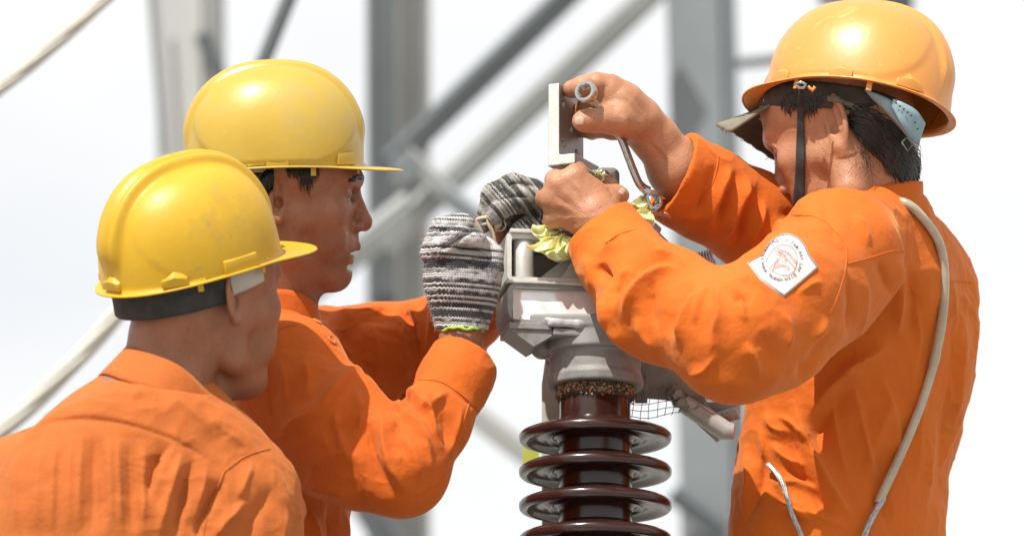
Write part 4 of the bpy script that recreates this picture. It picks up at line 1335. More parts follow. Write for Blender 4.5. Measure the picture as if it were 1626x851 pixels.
def trousers_and_boots(root, hip, lat, fwd, cloth, dz=None):
    """legs down to the deck, out of the picture"""
    hw = world_of(hip)
    f = Field()
    def cw(w): return (np.asarray(w, float) - O3) @ M3
    latw = M3 @ unit(lat); latw[2] = 0; latw /= np.linalg.norm(latw)
    fw = M3 @ unit(fwd); fw[2] = 0; fw /= np.linalg.norm(fw)
    for s in (-1, 1):
        h = hw + latw * .085 * s; kn = np.array((*(h[:2] + latw[:2] * .03 * s + fw[:2] * .03), (hw[2] + DECK_Z) / 2 + .05)); an = np.array((*(h[:2] + latw[:2] * .05 * s), DECK_Z + .09))
        f.chain([(cw(h), .105), (cw(kn), .08), (cw(an), .07)], .02)
    f.ell(cw(hw + np.array((0, 0, .02))), (.17, .13, .12), np.stack((M3.T @ latw, M3.T @ np.array((0, 0, 1.0)), M3.T @ fw)), .03)
    V, F = f.mesh(.009); V = relax(V, F, 2)
    link('trousers', V, F, cloth, root)
    for s in (-1, 1):
        a = hw + latw * .135 * s; a[2] = DECK_Z + .05
        b = Field()
        b.chain([(cw(a + np.array((0, 0, .09))), .058), (cw(a), .055), (cw(a + fw * .13 - np.array((0, 0, .012))), .042)], .02)
        torn(b, cw((a[0], a[1], DECK_Z + .001)), M3.T @ np.array((0, 0, -1.0)))
        V, F = b.mesh(.006); link('boot', V, F, M['dark_fabric'], root)

def knit_uv(o, vaxis, uaxis, V):
    """knit rows across vaxis (C-space directions), in metres"""
    me = o.data
    uvl = me.uv_layers.new(name='knit')
    n = len(me.loops); li = np.zeros(n, np.int32); me.loops.foreach_get('vertex_index', li)
    v = V @ unit(vaxis); u = V @ unit(uaxis[0]) + .8 * np.abs(V @ unit(uaxis[1]) - (V @ unit(uaxis[1])).max())
    uvl.data.foreach_set('uv', np.stack((u[li], v[li]), -1).astype(F32).ravel())

# ================================================================== middle worker
def middle_worker():
    root = thing('person', 'middle worker in orange shirt and knitted gloves, facing right under a pale yellow hard hat', 'person', C(430, 1500, 200))
    B = basis((1, .02, -.03), (-.02, 1, .05))
    k = K(-50)
    c0 = C(446, 317, -55)
    F = Field()
    head_solid(F, B, c0, k)
    def P(x, y, z=0.0): return c0 + (B[0] * x + B[1] * y + B[2] * z) * k
    F.chain([(P(-18, -40), 64 * k), (P(-8, -120), 60 * k), (P(-30, -215), 66 * k)], 24 * k)
    F.cone(P(38, -120), 22 * k, P(10, -205), 26 * k, 22 * k)
    F.chain([(C(420, 560, -70), .085), (C(425, 740, -50), .10), (C(420, 900, 0), .10)], .02)
    # near arm
    F.cone(C(420, 560, -70), .06, C(470, 620, 90), .055, .02)
    F.chain([(C(470, 620, 110), .052), (C(640, 742, 235), .042), (C(732, 590, 95), .036)], .01)
    F.chain([(C(728, 590, 92), 35 * S), (C(732, 540, 76), 33 * S), (C(733, 505, 66), 35 * S)], .006, n=(0, 0, 1), s=.8)
    F.chain([(C(733, 505, 66), 34 * S), (C(735, 440, 58), 38 * S), (C(733, 405, 56), 30 * S)], .008)
    # far arm
    F.cone(C(420, 560, -70), .06, C(500, 575, -320), .055, .02)
    F.chain([(C(510, 575, -330), .052), (C(690, 545, -330), .042), (C(800, 425, -150), .030)], .01)
    F.chain([(C(800, 425, -150), .026), (C(815, 380, -105), .028), (C(820, 335, -60), .032)], .008)
    V, Q = F.mesh(BODY_H); V = F.snap(relax(V, Q, 2), Q, BODY_H, 1)
    N = vnormals(V, Q)
    stroke(V, N, [(566, 352), (556, 372), (548, 398)], 5, -1.6)          # fold beside the nose
    stroke(V, N, [(500, 465), (515, 458), (540, 440)], 10, 2)
    stroke(V, N, [(535, 300), (548, 314), (566, 322)], 4, -1.2)
    stroke(V, N, [(455, 345), (470, 400), (500, 440)], 12, 2.0)
    body = link('body', V, Q, M['skin_mid'], root)
    add_eyes(body, B, c0, k)
    # brow hair and sideburn
    mb = MB()
    bv = bvh_of(V, Q)
    r2 = np.random.default_rng(3)
    for i in range(170):
        t = r2.uniform(); x = 553 + 25 * t + r2.normal(0, .8); y = 287 - 6 * math.sin(t * 2.2) + r2.normal(0, 1.6)
        a = cast(bv, x, y, .0004); b = cast(bv, x + 5, y + 2.0 - 3 * (1 - t), .0012)
        if a is None or b is None or np.linalg.norm(a - b) > .012: continue
        Vt, Ft = tube([a, (a + b) / 2 + np.array((0, 0, .0006)), b], [.0005, .0005, .0002], 4); mb.add(Vt, Ft)
    mb.link('eyebrow', M['hair'], body, smooth=True)
    mb = MB()
    for i in range(190):
        t = r2.uniform(); x = 456 + 46 * t + r2.normal(0, 3); y0 = 262 + r2.uniform(-4, 10)
        ln = (14 + 30 * math.exp(-((t - .62) / .25) ** 2)) * r2.uniform(.5, 1.1)
        p = [cast(bv, x + ln * .10 * q + r2.normal(0, .6), y0 + ln * q, .0008 + .0022 * math.sin(q * 3)) for q in (0, .35, .7, 1)]
        if any(q is None for q in p): continue
        p = np.array(p)
        if np.abs(np.diff(p[:, 2])).max() > .012: continue
        Vt, Ft = tube(p, [.00032, .00032, .00025, .0001], 3); mb.add(Vt, Ft)
    for i in range(500):
        x = 404 + r2.uniform(0, 30); y0 = 272 + r2.uniform(-4, 8); ln = r2.uniform(8, 34)
        p = [cast(bv, x - ln * .05 * q, y0 + ln * q, .001 + .002 * math.sin(q * 3)) for q in (0, .5, 1)]
        if any(q is None for q in p): continue
        Vt, Ft = tube(p, [.0004, .0004, .0001], 3); mb.add(Vt, Ft)
    mb.link('hair', M['hair'], root, smooth=True)
    # ---- shirt
    f = Field()
    fx = (1, 0, 0)
    f.chain([(C(425, 640, -85), 128 * S), (C(420, 700, -70), 176 * S), (C(418, 800, -40), 172 * S), (C(414, 960, 0), 176 * S), (C(410, 1060, 20), 180 * S)], .04, n=fx, s=.72)
    f.chain([(C(422, 548, -70), 66 * S), (C(430, 600, -60), 112 * S)], .05)
    f.cone(C(425, 562, -40), 60 * S, C(462, 585, 90), 84 * S, .05)
    f.cone(C(440, 565, -120), 60 * S, C(490, 575, -300), 84 * S, .05)
    f.chain([(C(452, 610, 110), 92 * S), (C(545, 690, 175), 80 * S), (C(632, 742, 232), 66 * S)], .03)
    f.chain([(C(480, 680, 130), 86 * S), (C(570, 728, 190), 70 * S), (C(640, 748, 232), 63 * S)], .03)
    f.chain([(C(640, 748, 232), 64 * S), (C(688, 672, 165), 56 * S)], .02)
    f.chain([(C(688, 672, 165), 54 * S), (C(722, 604, 105), 53 * S), (C(752, 545, 52), 54 * S)], .02)
    f.chain([(C(505, 575, -330), 86 * S), (C(600, 570, -335), 82 * S), (C(690, 550, -330), 76 * S)], .03)
    f.chain([(C(690, 550, -330), 74 * S), (C(745, 490, -245), 60 * S), (C(800, 420, -150), 50 * S)], .02)
    f.cone(P(-8, -120), 64 * k, P(-26, -200), 70 * k, .004, 's')
    torn(f, C(735, 574, 78), C(752, 545, 52) - C(722, 604, 105) + np.array((0.006, -.002, 0)))
    f.cone(C(722, 600, 100), 46 * S, C(752, 545, 52), 51 * S, .001, 's')
    torn(f, C(792, 430, -162), C(800, 420, -150) - C(745, 490, -245))
    V, Q = f.mesh(SH_H); V = f.snap(relax(V, Q, 4), Q, SH_H)
    V = wrinkle(V, Q, 1.0)
    N = vnormals(V, Q)
    for st in FOLDS_MID:
        stroke(V, N, *st[0], gain=2.3, **st[1])
    V = relax(V, Q, 1, .4)
    sh = link('shirt', V, Q, M['cloth_mid'], root)
    bv = bvh_of(V, Q)
    for pts in ([(664, 602), (700, 606), (735, 628), (762, 655)], [(745, 640), (728, 690), (708, 740)], [(660, 788), (690, 772), (707, 752)],
                [(418, 540), (445, 522), (470, 516)], [(418, 545), (425, 600), (430, 660)]):
        seam(sh, bv, pts, M['cloth_mid'])
    V_b, F_b = lathe([(0, 0), (8.5, 0), (8.5, 2.2), (7.2, 3.2), (6.1, 2.2), (0, 2.0)], np.zeros(3), unit((.25, .1, 1)), 24)
    link('button', C(752, 618, 149) + V_b * S, F_b, M['button'], sh, sharp=45)
    # collar: stand-up band open at the throat
    def collar_pt(a, q):
        r = (72 + 12 * q, 70 + 14 * q)
        base = P(-20 + 6 * math.cos(a), -178 - 10 * q)
        drop = -34 * math.cos(a) ** 3 if math.cos(a) > 0 else 8 * abs(math.cos(a))
        return base + (B[0] * math.cos(a) * r[0] + B[2] * math.sin(a) * r[1] + B[1] * (drop + 40 * (1 - q) - 6 * q)) * k
    def make_collar(fn, a0, a1, n=46):
        L = [[fn(a, q) for a in np.linspace(a0, a1, n)] for q in np.linspace(0, 1, 7)]
        Vc = np.array(L).reshape(-1, 3); Fc = grid_faces(7, n)
        if ((Vc - Vc.mean(0)) * vnormals(Vc, Fc)).sum() < 0: Fc = Fc[:, ::-1]
        Vc, Fc = shell(Vc, Fc, .0028)
        return Vc, Fc
    Vc, Fc = make_collar(collar_pt, .35, 2 * math.pi - .35)
    link('collar', Vc, Fc, M['cloth_mid'], sh)
    bvc = bv
    for x, y in ((503, 511), (526, 540)):
        button(sh, bv, x, y, 8, M['button'])
    fl = [spline([C(*q) for q in Z], 16) for Z in ([(728, 560, 142), (755, 578, 138), (784, 604, 112)], [(716, 612, 150), (742, 630, 148), (768, 646, 122)])]
    Vf = np.concatenate([fl[0] + (fl[1] - fl[0]) * q for q in np.linspace(0, 1, 8)]); Ff = grid_faces(8, 16)
    if vnormals(Vf, Ff)[:, 2].mean() < 0: Ff = Ff[:, ::-1]
    Vf, Ff = shell(Vf, Ff, .0026)
    link('cuff_flap', Vf, Ff, M['cloth_mid'], sh)
    # ---- gloves
    g = Field()
    g.chain([(C(733, 535, 75), 40 * S), (C(733, 505, 66), 41 * S), (C(734, 480, 62), 50 * S), (C(734, 445, 60), 60 * S), (C(728, 412, 62), 54 * S)], .008, n=(0, 0, 1), s=.82)
    for q in ([(690, 400, 66, 23), (704, 364, 74, 21), (734, 358, 72, 19), (755, 380, 52, 16), (752, 400, 42, 15)],
              [(704, 394, 92, 21), (728, 377, 103, 18.5), (754, 381, 98, 17.5), (768, 398, 76, 15)],
              [(700, 396, 30, 21), (714, 370, 30, 19), (738, 374, 24, 17), (754, 394, 14, 16)],
              [(706, 408, 0, 20), (720, 384, -4, 18), (742, 386, -8, 17), (756, 404, -10, 15)]):
        g.chain([(C(x, y, d), r * S) for x, y, d, r in q], .002)
    g.chain([(C(766, 460, 76), 24 * S), (C(780, 428, 82), 19 * S), (C(783, 404, 74), 16 * S), (C(772, 390, 66), 14 * S)], .005)
    torn(g, C(732, 525, 68), np.array((0, -1.0, .12)))
    g.chain([(C(733, 545, 76), 30 * S), (C(733, 505, 66), 28 * S)], .001)
    g.L[-1] = ('s',) + g.L[-1][1:]
    V, Q = g.mesh(.0014); V = relax(V, Q, 2)
    N = vnormals(V, Q)
    stroke(V, N, [(683, 480), (720, 488), (775, 482)], 9, -3)
    stroke(V, N, [(698, 396), (724, 384), (744, 368), (756, 366)], 3.5, -16, taper=.15)
    stroke(V, N, [(722, 396), (748, 398), (770, 404)], 3.5, -8, taper=.2)
    stroke(V, N, [(752, 420), (764, 408), (784, 414)], 4, -8)
    V += N * (vnoise(V, 420) * .0004)[:, None]
    gl = link('glove', V, Q, M['knit'], root)
    knit_uv(gl, (.06, 1, -.1), ((1, 0, 0), (0, 0, 1)), V)
    a = np.linspace(0, 2 * math.pi, 40, endpoint=False)
    ax_ = unit(np.array((0, -1.0, .12))); u_, v_, w_ = frame_from(ax_)
    L = [C(732.5, 525, 69) + u_ * math.cos(t) * 40.5 * S + v_ * math.sin(t) * 34 * S + w_ * (1.5 * math.sin(5 * t) + 1.2 * math.sin(11 * t + 1)) * S for t in np.append(a, a[0])]
    Vt, Ft = tube(L, [(2.3 + .9 * math.sin(i * 2.3)) * S for i in range(41)], 8); link('trim', Vt, Ft, M['lime'], gl)
    mb = MB()
    def fuzz(mb, V, N, n, ln, r=.00016):
        ii = r2.integers(0, len(V), n)
        for i in ii:
            d_ = unit(N[i] + r2.normal(0, .7, 3)); e_ = unit(N[i] + r2.normal(0, 1.0, 3))
            l_ = ln * r2.uniform(.3, 1.2)
            Vt, Ft = tube([V[i], V[i] + d_ * l_ * .5, V[i] + d_ * l_ * .6 + e_ * l_ * .5], [r, r, r * .5], 3); mb.add(Vt, Ft)
    fuzz(mb, V, N, 900, .0045)
    tag(mb.link('loose_fibres', M['fibre'], gl, smooth=True), kind='stuff')
    g = Field()
    g.chain([(C(805, 410, -140), 34 * S), (C(822, 365, -95), 38 * S), (C(838, 325, -70), 42 * S)], .010)
    for i in range(4):
        dz = -28 * i
        g.chain([(C(848 - 2 * i, 306 + 4 * i, -22 + dz), 22 * S), (C(815 - 2 * i, 299 + 3 * i, -4 + dz), 23 * S), (C(786, 312 + 4 * i, -4 + dz), 22 * S), (C(778, 338, -10 + dz), 19 * S), (C(796, 352, -18 + dz), 16 * S)], .005)
    g.chain([(C(852, 318, -10), 20 * S), (C(826, 318, 12), 20 * S), (C(800, 326, 16), 18 * S), (C(786, 344, 10), 14 * S)], .005)
    g.chain([(C(862, 330, -30), 20 * S), (C(856, 350, -6), 19 * S), (C(836, 362, 4), 16 * S), (C(824, 366, 4), 14 * S)], .006)
    V, Q = g.mesh(.0014); V = relax(V, Q, 2)
    N = vnormals(V, Q)
    stroke(V, N, [(772, 326), (796, 312), (822, 310), (848, 318)], 4, -9)
    stroke(V, N, [(800, 296), (830, 290), (858, 300)], 4, -6)
    stroke(V, N, [(840, 326), (850, 336), (858, 350)], 4, -7)
    V += N * (vnoise(V, 420) * .0005)[:, None]
    gl = link('glove', V, Q, M['knit_dirty'], root, label='darker, dirtier knitted glove on the far hand')
    knit_uv(gl, (.75, .6, -.1), ((.6, -.75, 0), (0, 0, 1)), V)
    mb = MB(); fuzz(mb, V, N, 500, .004)
    tag(mb.link('loose_fibres', M['fibre'], gl, smooth=True), kind='stuff')
    trousers_and_boots(root, C(412, 985, 10), (0, 0, 1), (1, 0, 0), M['cloth_mid'])
    headband(HM[0], HM[4], M['dark_fabric'], (134, 92), -16, 22, -70, 70, 'brow_pad', 2)
    headband(HM[0], HM[4], M['grey_plastic'], (136, 96), -6, 18, 60, 300, 'headband', 2)

FOLDS_MID = []
M['knit'] = knit_mat('striped_knit', (.55, .53, .53), (.035, .035, .038))
M['knit_dirty'] = knit_mat('soiled_knit', (.44, .42, .39), (.05, .048, .046), pitch=.0024, dirt=(.30, .28, .25))
M['fibre'] = mat('cotton_fibre', (.55, .53, .52), .95)

# ================================================================== left worker
def left_worker():
    root = thing('person', 'nearest worker at lower left, seen from behind, in a faded orange shirt', 'person', C(220, 1500, 700))
    D0 = 350
    B = basis((.71, .03, -.70), (-.05, 1, .06))
    k = K(D0) * 1.12
    lat = np.cross(B[0], B[1])                   # his right-hand side, towards the lens
    c0 = C(377, 478, D0 + 70) - lat * 84 * k
    F = Field()
    head_solid(F, B, c0, k, ear=.92)
    def P(x, y, z=0.0): return c0 + (B[0] * x + B[1] * y + B[2] * z) * k
    F.chain([(P(-28, -20), 66 * k), (C(276, 540, D0 + 20), 64 * S), (C(258, 640, D0 + 30), 58 * S)], 24 * k)
    F.cone(P(40, -100), 26 * k, C(320, 650, D0 - 10), 28 * S, 26 * k)
    F.chain([(C(235, 680, D0 + 40), .09), (C(225, 900, D0 + 80), .10)], .03)
    for sx, sd in ((45, D0 - 20), (380, D0 + 60)):
        F.cone(C(230, 720, D0 + 40), .06, C(sx, 800, sd), .042, .02)
        F.chain([(C(sx, 800, sd), .042), (C(sx - 8, 1080, sd + 60), .042), (C(sx + (60 if sx < 200 else -20), 1330, sd - 60), .032), (C(sx + (70 if sx < 200 else -10), 1420, sd - 90), .036)], .01)
        hx = sx + (70 if sx < 200 else -10)
        for i in range(4):
            F.chain([(C(hx - 30 + 20 * i, 1430, sd - 90), .011), (C(hx - 32 + 21 * i, 1475, sd - 100), .0095), (C(hx - 30 + 20 * i, 1510 - 6 * abs(i - 1.4), sd - 120), .008)], .004)
        F.chain([(C(hx + 30, 1395, sd - 90), .013), (C(hx + 52, 1430, sd - 110), .0105), (C(hx + 54, 1462, sd - 125), .009)], .004)
    V, Q = F.mesh(.0021); V = relax(V, Q, 1)
    N = vnormals(V, Q)
    stroke(V, N, [(212, 548), (240, 546), (270, 552)], 5, 2.5)
    body = link('body', V, Q, M['skin_left'], root)
    add_eyes(body, B, c0, k)
    # close-cropped hair over the skull: thin cap of its own
    hf = Field()
    hf.ell(P(10, 60, 0), (111 * k, 98 * k, 93 * k), B, 0)
    hf.ell(P(-44, 22, 0), (53 * k, 50 * k, 68 * k), B, 22 * k)
    torn(hf, P(0, 12, 0), -B[1] + B[0] * .35, .2)
    Vh, Qh = hf.mesh(.003); Vh = Vh + vnormals(Vh, Qh) * (vnoise(Vh, 900) * .0005)[:, None]
    link('hair', Vh, Qh, M['hair'], root)
    # ---- shirt
    f = Field()
    nb = (.35, 0, .94)
    f.chain([(C(228, 760, D0 + 10), 124 * S), (C(226, 820, D0 + 62), 210 * S), (C(224, 930, D0 + 90), 212 * S), (C(222, 1080, D0 + 120), 205 * S)], .05, n=nb, s=.62)
    f.cone(C(250, 652, D0 + 20), 56 * S, C(58, 790, D0 - 10), 90 * S, .05)
    f.cone(C(268, 656, D0 + 20), 54 * S, C(372, 792, D0 + 60), 80 * S, .05)
    f.cone(C(252, 658, D0 + 26), 50 * S, C(228, 800, D0 + 70), 100 * S, .04)
    f.chain([(C(40, 790, D0 - 10), 92 * S), (C(30, 1050, D0 + 50), 78 * S), (C(80, 1260, D0 - 20), 62 * S)], .03)
    f.chain([(C(380, 810, D0 + 62), 84 * S), (C(396, 1050, D0 + 120), 76 * S), (C(380, 1260, D0 + 40), 60 * S)], .03)
    f.cone(C(280, 540, D0 + 20), 60 * S, C(276, 588, D0 + 22), 60 * S, .004, 's')
    V, Q = f.mesh(SH_H * 1.1); V = f.snap(relax(V, Q, 4), Q, SH_H)
    V = wrinkle(V, Q, 1.1)
    N = vnormals(V, Q)
    for st in FOLDS_LEFT: stroke(V, N, *st[0], gain=2.0, **st[1])
    V = relax(V, Q, 1, .4)
    sh = link('shirt', V, Q, M['cloth_left'], root)
    bv = bvh_of(V, Q)
    for pts in ([(35, 686), (80, 666), (130, 660), (200, 668), (270, 690), (325, 722), (356, 748)], [(356, 748), (390, 724), (428, 712)], [(356, 748), (335, 800), (322, 851), (318, 900)]):
        seam(sh, bv, pts, M['cloth_left'], 1.5)
    def cpt(a, q):
        # band collar round the back of the neck, riding up at the nape
        a1 = unit((.86, -.50, .05)); n_ = unit((.50, .80, -.30)); n_ = unit(n_ - a1 * (n_ @ a1)); a3 = np.cross(a1, n_)
        r1, r3 = 90 + 12 * q, 76 + 18 * q
        e = max(0, math.cos(a))
        return C(277, 602, D0 + 30) + (a1 * math.cos(a) * r1 + a3 * math.sin(a) * r3 - n_ * (60 * q + 8 * e * e) + n_ * 2.0 * math.sin(5 * a)) * S
    L = [[cpt(a, q) for a in np.linspace(.5, 2 * math.pi - .5, 50)] for q in np.linspace(0, 1, 7)]
    Vc = np.array(L).reshape(-1, 3); Fc = grid_faces(7, 50)
    if ((Vc - Vc.mean(0)) * vnormals(Vc, Fc)).sum() < 0: Fc = Fc[:, ::-1]
    Vc, Fc = shell(Vc, Fc, .003)
    link('collar', Vc, Fc, M['cloth_left'], sh)
    trousers_and_boots(root, C(222, 1090, D0 + 110), (1, 0, 0), (.3, 0, -1), M['cloth_left'])
    headband(HL[0], HL[4], M['dark_fabric'], (138, 116), -42, 10, 95, 268, 'nape_strap', 3, tilt=8)
    headband(HL[0], HL[4], M['grey_plastic'], (137, 115), -34, 12, 268, 300, 'headband', 2.5, tilt=8)
    headband(HL[0], HL[4], M['grey_plastic'], (130, 108), -10, 12, 300, 455, 'headband', 2.5)
FOLDS_LEFT = []

# ================================================================== right worker
def right_worker():
    root = thing('person', 'right worker in stained orange shirt with a sleeve badge, bare hands on the clamp', 'person', C(1340, 1500, 100))
    B = basis((-.87, -.33, -.37), (-.28, .94, -.18))
    k = K(-60) * 1.08
    lat = np.cross(B[1], B[0])                    # his left, towards the lens
    c0 = C(1322, 205, 0) - lat * 84 * k
    F = Field()
    head_solid(F, B, c0, k, nose=.95)
    def P(x, y, z=0.0): return c0 + (B[0] * x + B[1] * y + B[2] * z) * k
    F.chain([(P(-30, -20), 66 * k), (C(1385, 285, -80), 62 * S), (C(1398, 370, -70), 62 * S)], 28 * k)
    F.cone(P(-4, -30, 60 * (1 if (B[2] @ lat) > 0 else -1)), 20 * k, C(1350, 300, 10), 26 * S, 24 * k)
    F.chain([(C(1392, 440, -80), .045), (C(1376, 560, -140), .07), (C(1335, 900, -110), .08)], .02)
    # near (left) arm and hand
    F.cone(C(1392, 440, -70), .04, C(1335, 408, 108), .050, .03)
    F.chain([(C(1335, 408, 108), .050), (C(1165, 540, 345), .045), (C(985, 405, 90), .036)], .01)
    F.chain([(C(985, 405, 90), 40 * S), (C(962, 365, 62), 38 * S), (C(945, 345, 55), 40 * S)], .008)
    hb = np.stack((unit((-.72, .69, 0)), unit((.69, .72, 0)), (0, 0, 1.0)))
    F.ell(C(926, 326, 48), (62 * S, 46 * S, 27 * S), np.stack((unit((.72, -.30, .1)), unit((.30, .72, 0)), (0, 0, 1.0))), .012)
    F.ell(C(908, 312, 50), (44 * S, 40 * S, 26 * S), None, .012)
    kn = [((913, 281, 54), 18), ((888, 292, 58), 18), ((874, 316, 54), 17), ((880, 346, 46), 16)]
    for i, ((x, y, d), r) in enumerate(kn):
        F.cone(C(935, 335, 52), 18 * S, C(x, y, d), r * S, .010)
        dx = (2, -6, -8, -4)[i]; dy = (-8, -6, 0, 6)[i]
        F.chain([(C(x, y, d), r * S), (C(x + dx, y + dy, d - 30), (r - 1.5) * S), (C(x + 20 + dx, y + 6, d - 62), (r - 3) * S), (C(x + 48, y + 10, d - 66), (r - 4.5) * S), (C(x + 58, y + 14, d - 46), (r - 6) * S)], .004)
    F.chain([(C(950, 330, 40), 22 * S), (C(968, 312, 34), 17 * S), (C(981, 309, 30), 13.5 * S), (C(987, 311, 28), 11.5 * S)], .008)
    # far (right) arm and hand
    F.cone(C(1392, 440, -80), .04, C(1452, 445, -240), .042, .03)
    F.chain([(C(1452, 445, -240), .042), (C(1205, 365, -170), .045), (C(1075, 268, -62), .040)], .01)
    F.chain([(C(1075, 266, -62), 42 * S), (C(1040, 220, -40), 36 * S), (C(1012, 192, -22), 36 * S)], .010, n=(0, 0, 1), s=.85)
    F.chain([(C(1012, 190, -20), 37 * S), (C(985, 166, -2), 36 * S), (C(968, 148, 4), 27 * S)], .012)
    F.chain([(C(966, 140, 8), 22 * S), (C(948, 134, 14), 17.5 * S), (C(926, 138, 2), 16 * S), (C(908, 142, -14), 14.5 * S)], .007)
    F.chain([(C(965, 158, -24), 19 * S), (C(935, 160, -36), 15 * S), (C(918, 185, -58), 13 * S), (C(925, 205, -62), 11 * S)], .006)
    F.chain([(C(982, 186, -26), 19 * S), (C(952, 188, -44), 15 * S), (C(930, 204, -60), 13 * S), (C(940, 212, -52), 11 * S)], .006)
    F.chain([(C(1000, 206, -24), 19 * S), (C(972, 208, -34), 13.5 * S), (C(947, 207, -40), 11.5 * S), (C(934, 205, -44), 10 * S)], .006)
    F.chain([(C(1002, 196, 6), 26 * S), (C(978, 190, 28), 23 * S), (C(956, 190, 40), 18 * S), (C(937, 191, 46), 16.5 * S), (C(925, 192.5, 48), 16.5 * S)], .010)
    V, Q = F.mesh(.0016); V = F.snap(relax(V, Q, 2), Q, .0016, 1)
    N = vnormals(V, Q)
    for st in FOLDS_SKIN_R: stroke(V, N, *st[0], **st[1])
    body = link('body', V, Q, M['skin_right'], root)
    add_eyes(body, B, c0, k)
    bvb = bvh_of(V, Q)
    # nails
    def nail(x, y, w, h, ang, nrm_off=.0004):
        p0 = cast(bvb, x, y, 0)
        if p0 is None: return
        L = []
        for i in range(9):
            for j in range(9):
                u = (i / 4 - 1); v = (j / 4 - 1)
                if abs(v) > 0: u2 = u * (1 - .12 * v * v)
                else: u2 = u
                rr = max(1.0, (abs(u2) ** 3 + abs(v) ** 3) ** (1 / 3)); u3, v3 = u2 / rr, v / rr
                q = cast(bvb, x + (u3 * w * math.cos(ang) - v3 * h * math.sin(ang)), y + (u3 * w * math.sin(ang) + v3 * h * math.cos(ang)), nrm_off)
                L.append(q if q is not None else p0)
        Vn, Fn = np.array(L), grid_faces(9, 9)
        if (vnormals(Vn, Fn)[:, 2]).mean() < 0: Fn = Fn[:, ::-1]
        Vn, Fn = shell(Vn, Fn, .0006)
        link('nail', Vn, Fn, M['nail'], body)
    nail(920, 192, 7.5, 7, 0)
    nail(988, 304, 4.5, 5.5, .6)
    # ---- shirt
    f = Field()
    TF = unit((-.62, 0, -.78))
    f.chain([(C(1390, 470, -105), 104 * S), (C(1386, 530, -140), 172 * S), (C(1358, 640, -160), 172 * S), (C(1336, 760, -140), 166 * S), (C(1328, 880, -110), 172 * S), (C(1328, 1020, -80), 184 * S)], .05, n=TF, s=.66)
    f.chain([(C(1396, 352, -70), 60 * S), (C(1402, 430, -72), 98 * S)], .05)
    f.cone(C(1388, 362, -40), 62 * S, C(1332, 402, 100), 93 * S, .05)
    f.cone(C(1408, 366, -90), 62 * S, C(1462, 452, -230), 82 * S, .05)
    f.chain([(C(1332, 402, 118), 94 * S), (C(1250, 474, 272), 84 * S), (C(1168, 538, 350), 86 * S)], .03)
    f.chain([(C(1310, 465, 140), 86 * S), (C(1225, 532, 282), 80 * S), (C(1168, 548, 348), 80 * S)], .03)
    f.chain([(C(1168, 538, 350), 86 * S), (C(1055, 484, 215), 84 * S), (C(985, 412, 95), 66 * S)], .03)
    f.chain([(C(985, 415, 98), 64 * S), (C(958, 372, 62), 58 * S), (C(925, 322, 25), 56 * S)], .02)
    f.chain([(C(1442, 455, -240), 80 * S), (C(1320, 400, -220), 80 * S), (C(1195, 350, -160), 76 * S)], .03)
    f.chain([(C(1195, 350, -160), 76 * S), (C(1120, 308, -100), 71 * S), (C(1078, 285, -68), 69 * S), (C(1056, 270, -46), 70 * S)], .02)
    f.cone(C(1352, 225, -85), 70 * S, C(1388, 305, -78), 66 * S, .004, 's')
    torn(f, C(951, 360, 54), unit((-.62, .76, 0)) + np.array((0, 0, -.25)))
    f.chain([(C(968, 388, 74), 48 * S), (C(925, 322, 25), 55 * S)], .001); f.L[-1] = ('s',) + f.L[-1][1:]
    torn(f, C(1068, 280, -60), unit((-.90, .42, .25)))
    f.chain([(C(1125, 310, -100), 52 * S), (C(1078, 285, -68), 61 * S), (C(1050, 265, -40), 64 * S)], .001)
    for q in (-1, -2): f.L[q] = ('s',) + f.L[q][1:]
    V, Q = f.mesh(SH_H); V = f.snap(relax(V, Q, 4), Q, SH_H)
    V = wrinkle(V, Q, 1.0)
    N = vnormals(V, Q)
    for st in FOLDS_RIGHT: stroke(V, N, *st[0], gain=2.2, **st[1])
    V = relax(V, Q, 1, .4)
    sh = link('shirt', V, Q, M['cloth_right'], root)
    bv = bvh_of(V, Q)
    for pts in SEAMS_RIGHT: seam(sh, bv, pts, M['cloth_right'], 1.3)
    button(sh, bv, 1057, 341, 9.5, M['button'])
    fl = [spline([C(*q) for q in Z], 14) for Z in ([(1078, 240, -112), (1050, 246, -100), (1023, 263, -84)], [(1072, 306, -112), (1056, 302, -100), (1036, 288, -86)])]
    Vf = np.concatenate([fl[0] + (fl[1] - fl[0]) * q for q in np.linspace(0, 1, 8)]); Ff = grid_faces(8, 14)
    if vnormals(Vf, Ff)[:, 2].mean() < 0: Ff = Ff[:, ::-1]
    Vf, Ff = shell(Vf, Ff, .0026)
    link('cuff_flap', Vf, Ff, M['cloth_right'], sh)
    # collar folded down round the neck
    def cpt(a, q):
        ax = np.stack((unit((-.80, -.15, -.58)), unit((.32, .92, -.2)), unit((-.58, 0, .80))))
        ctr = C(1390, 322, -74)
        r = 70 + 15 * q
        return ctr + (ax[0] * math.cos(a) * r + ax[2] * math.sin(a) * r * .95 + ax[1] * (26 * (1 - q) - 16 * q - 30 * max(0, math.cos(a)) ** 2 + 4 * math.sin(3 * a) * q)) * S
    L = [[cpt(a, q) for a in np.linspace(.5, 2 * math.pi - .5, 50)] for q in np.linspace(0, 1, 7)]
    Vc = np.array(L).reshape(-1, 3); Fc = grid_faces(7, 50)
    if ((Vc - Vc.mean(0)) * vnormals(Vc, Fc)).sum() < 0: Fc = Fc[:, ::-1]
    Vc, Fc = shell(Vc, Fc, .003)
    link('collar', Vc, Fc, M['cloth_right'], sh)
    trousers_and_boots(root, C(1326, 1000, -80), (-.78, 0, .62), TF, M['cloth_right'])
    return dict(root=root, P=P, B=B, k=k, bv=bv, bvb=bvb, lat=lat, sh=sh, body=body, c0=c0)
FOLDS_RIGHT = []; FOLDS_SKIN_R = []; SEAMS_RIGHT = []

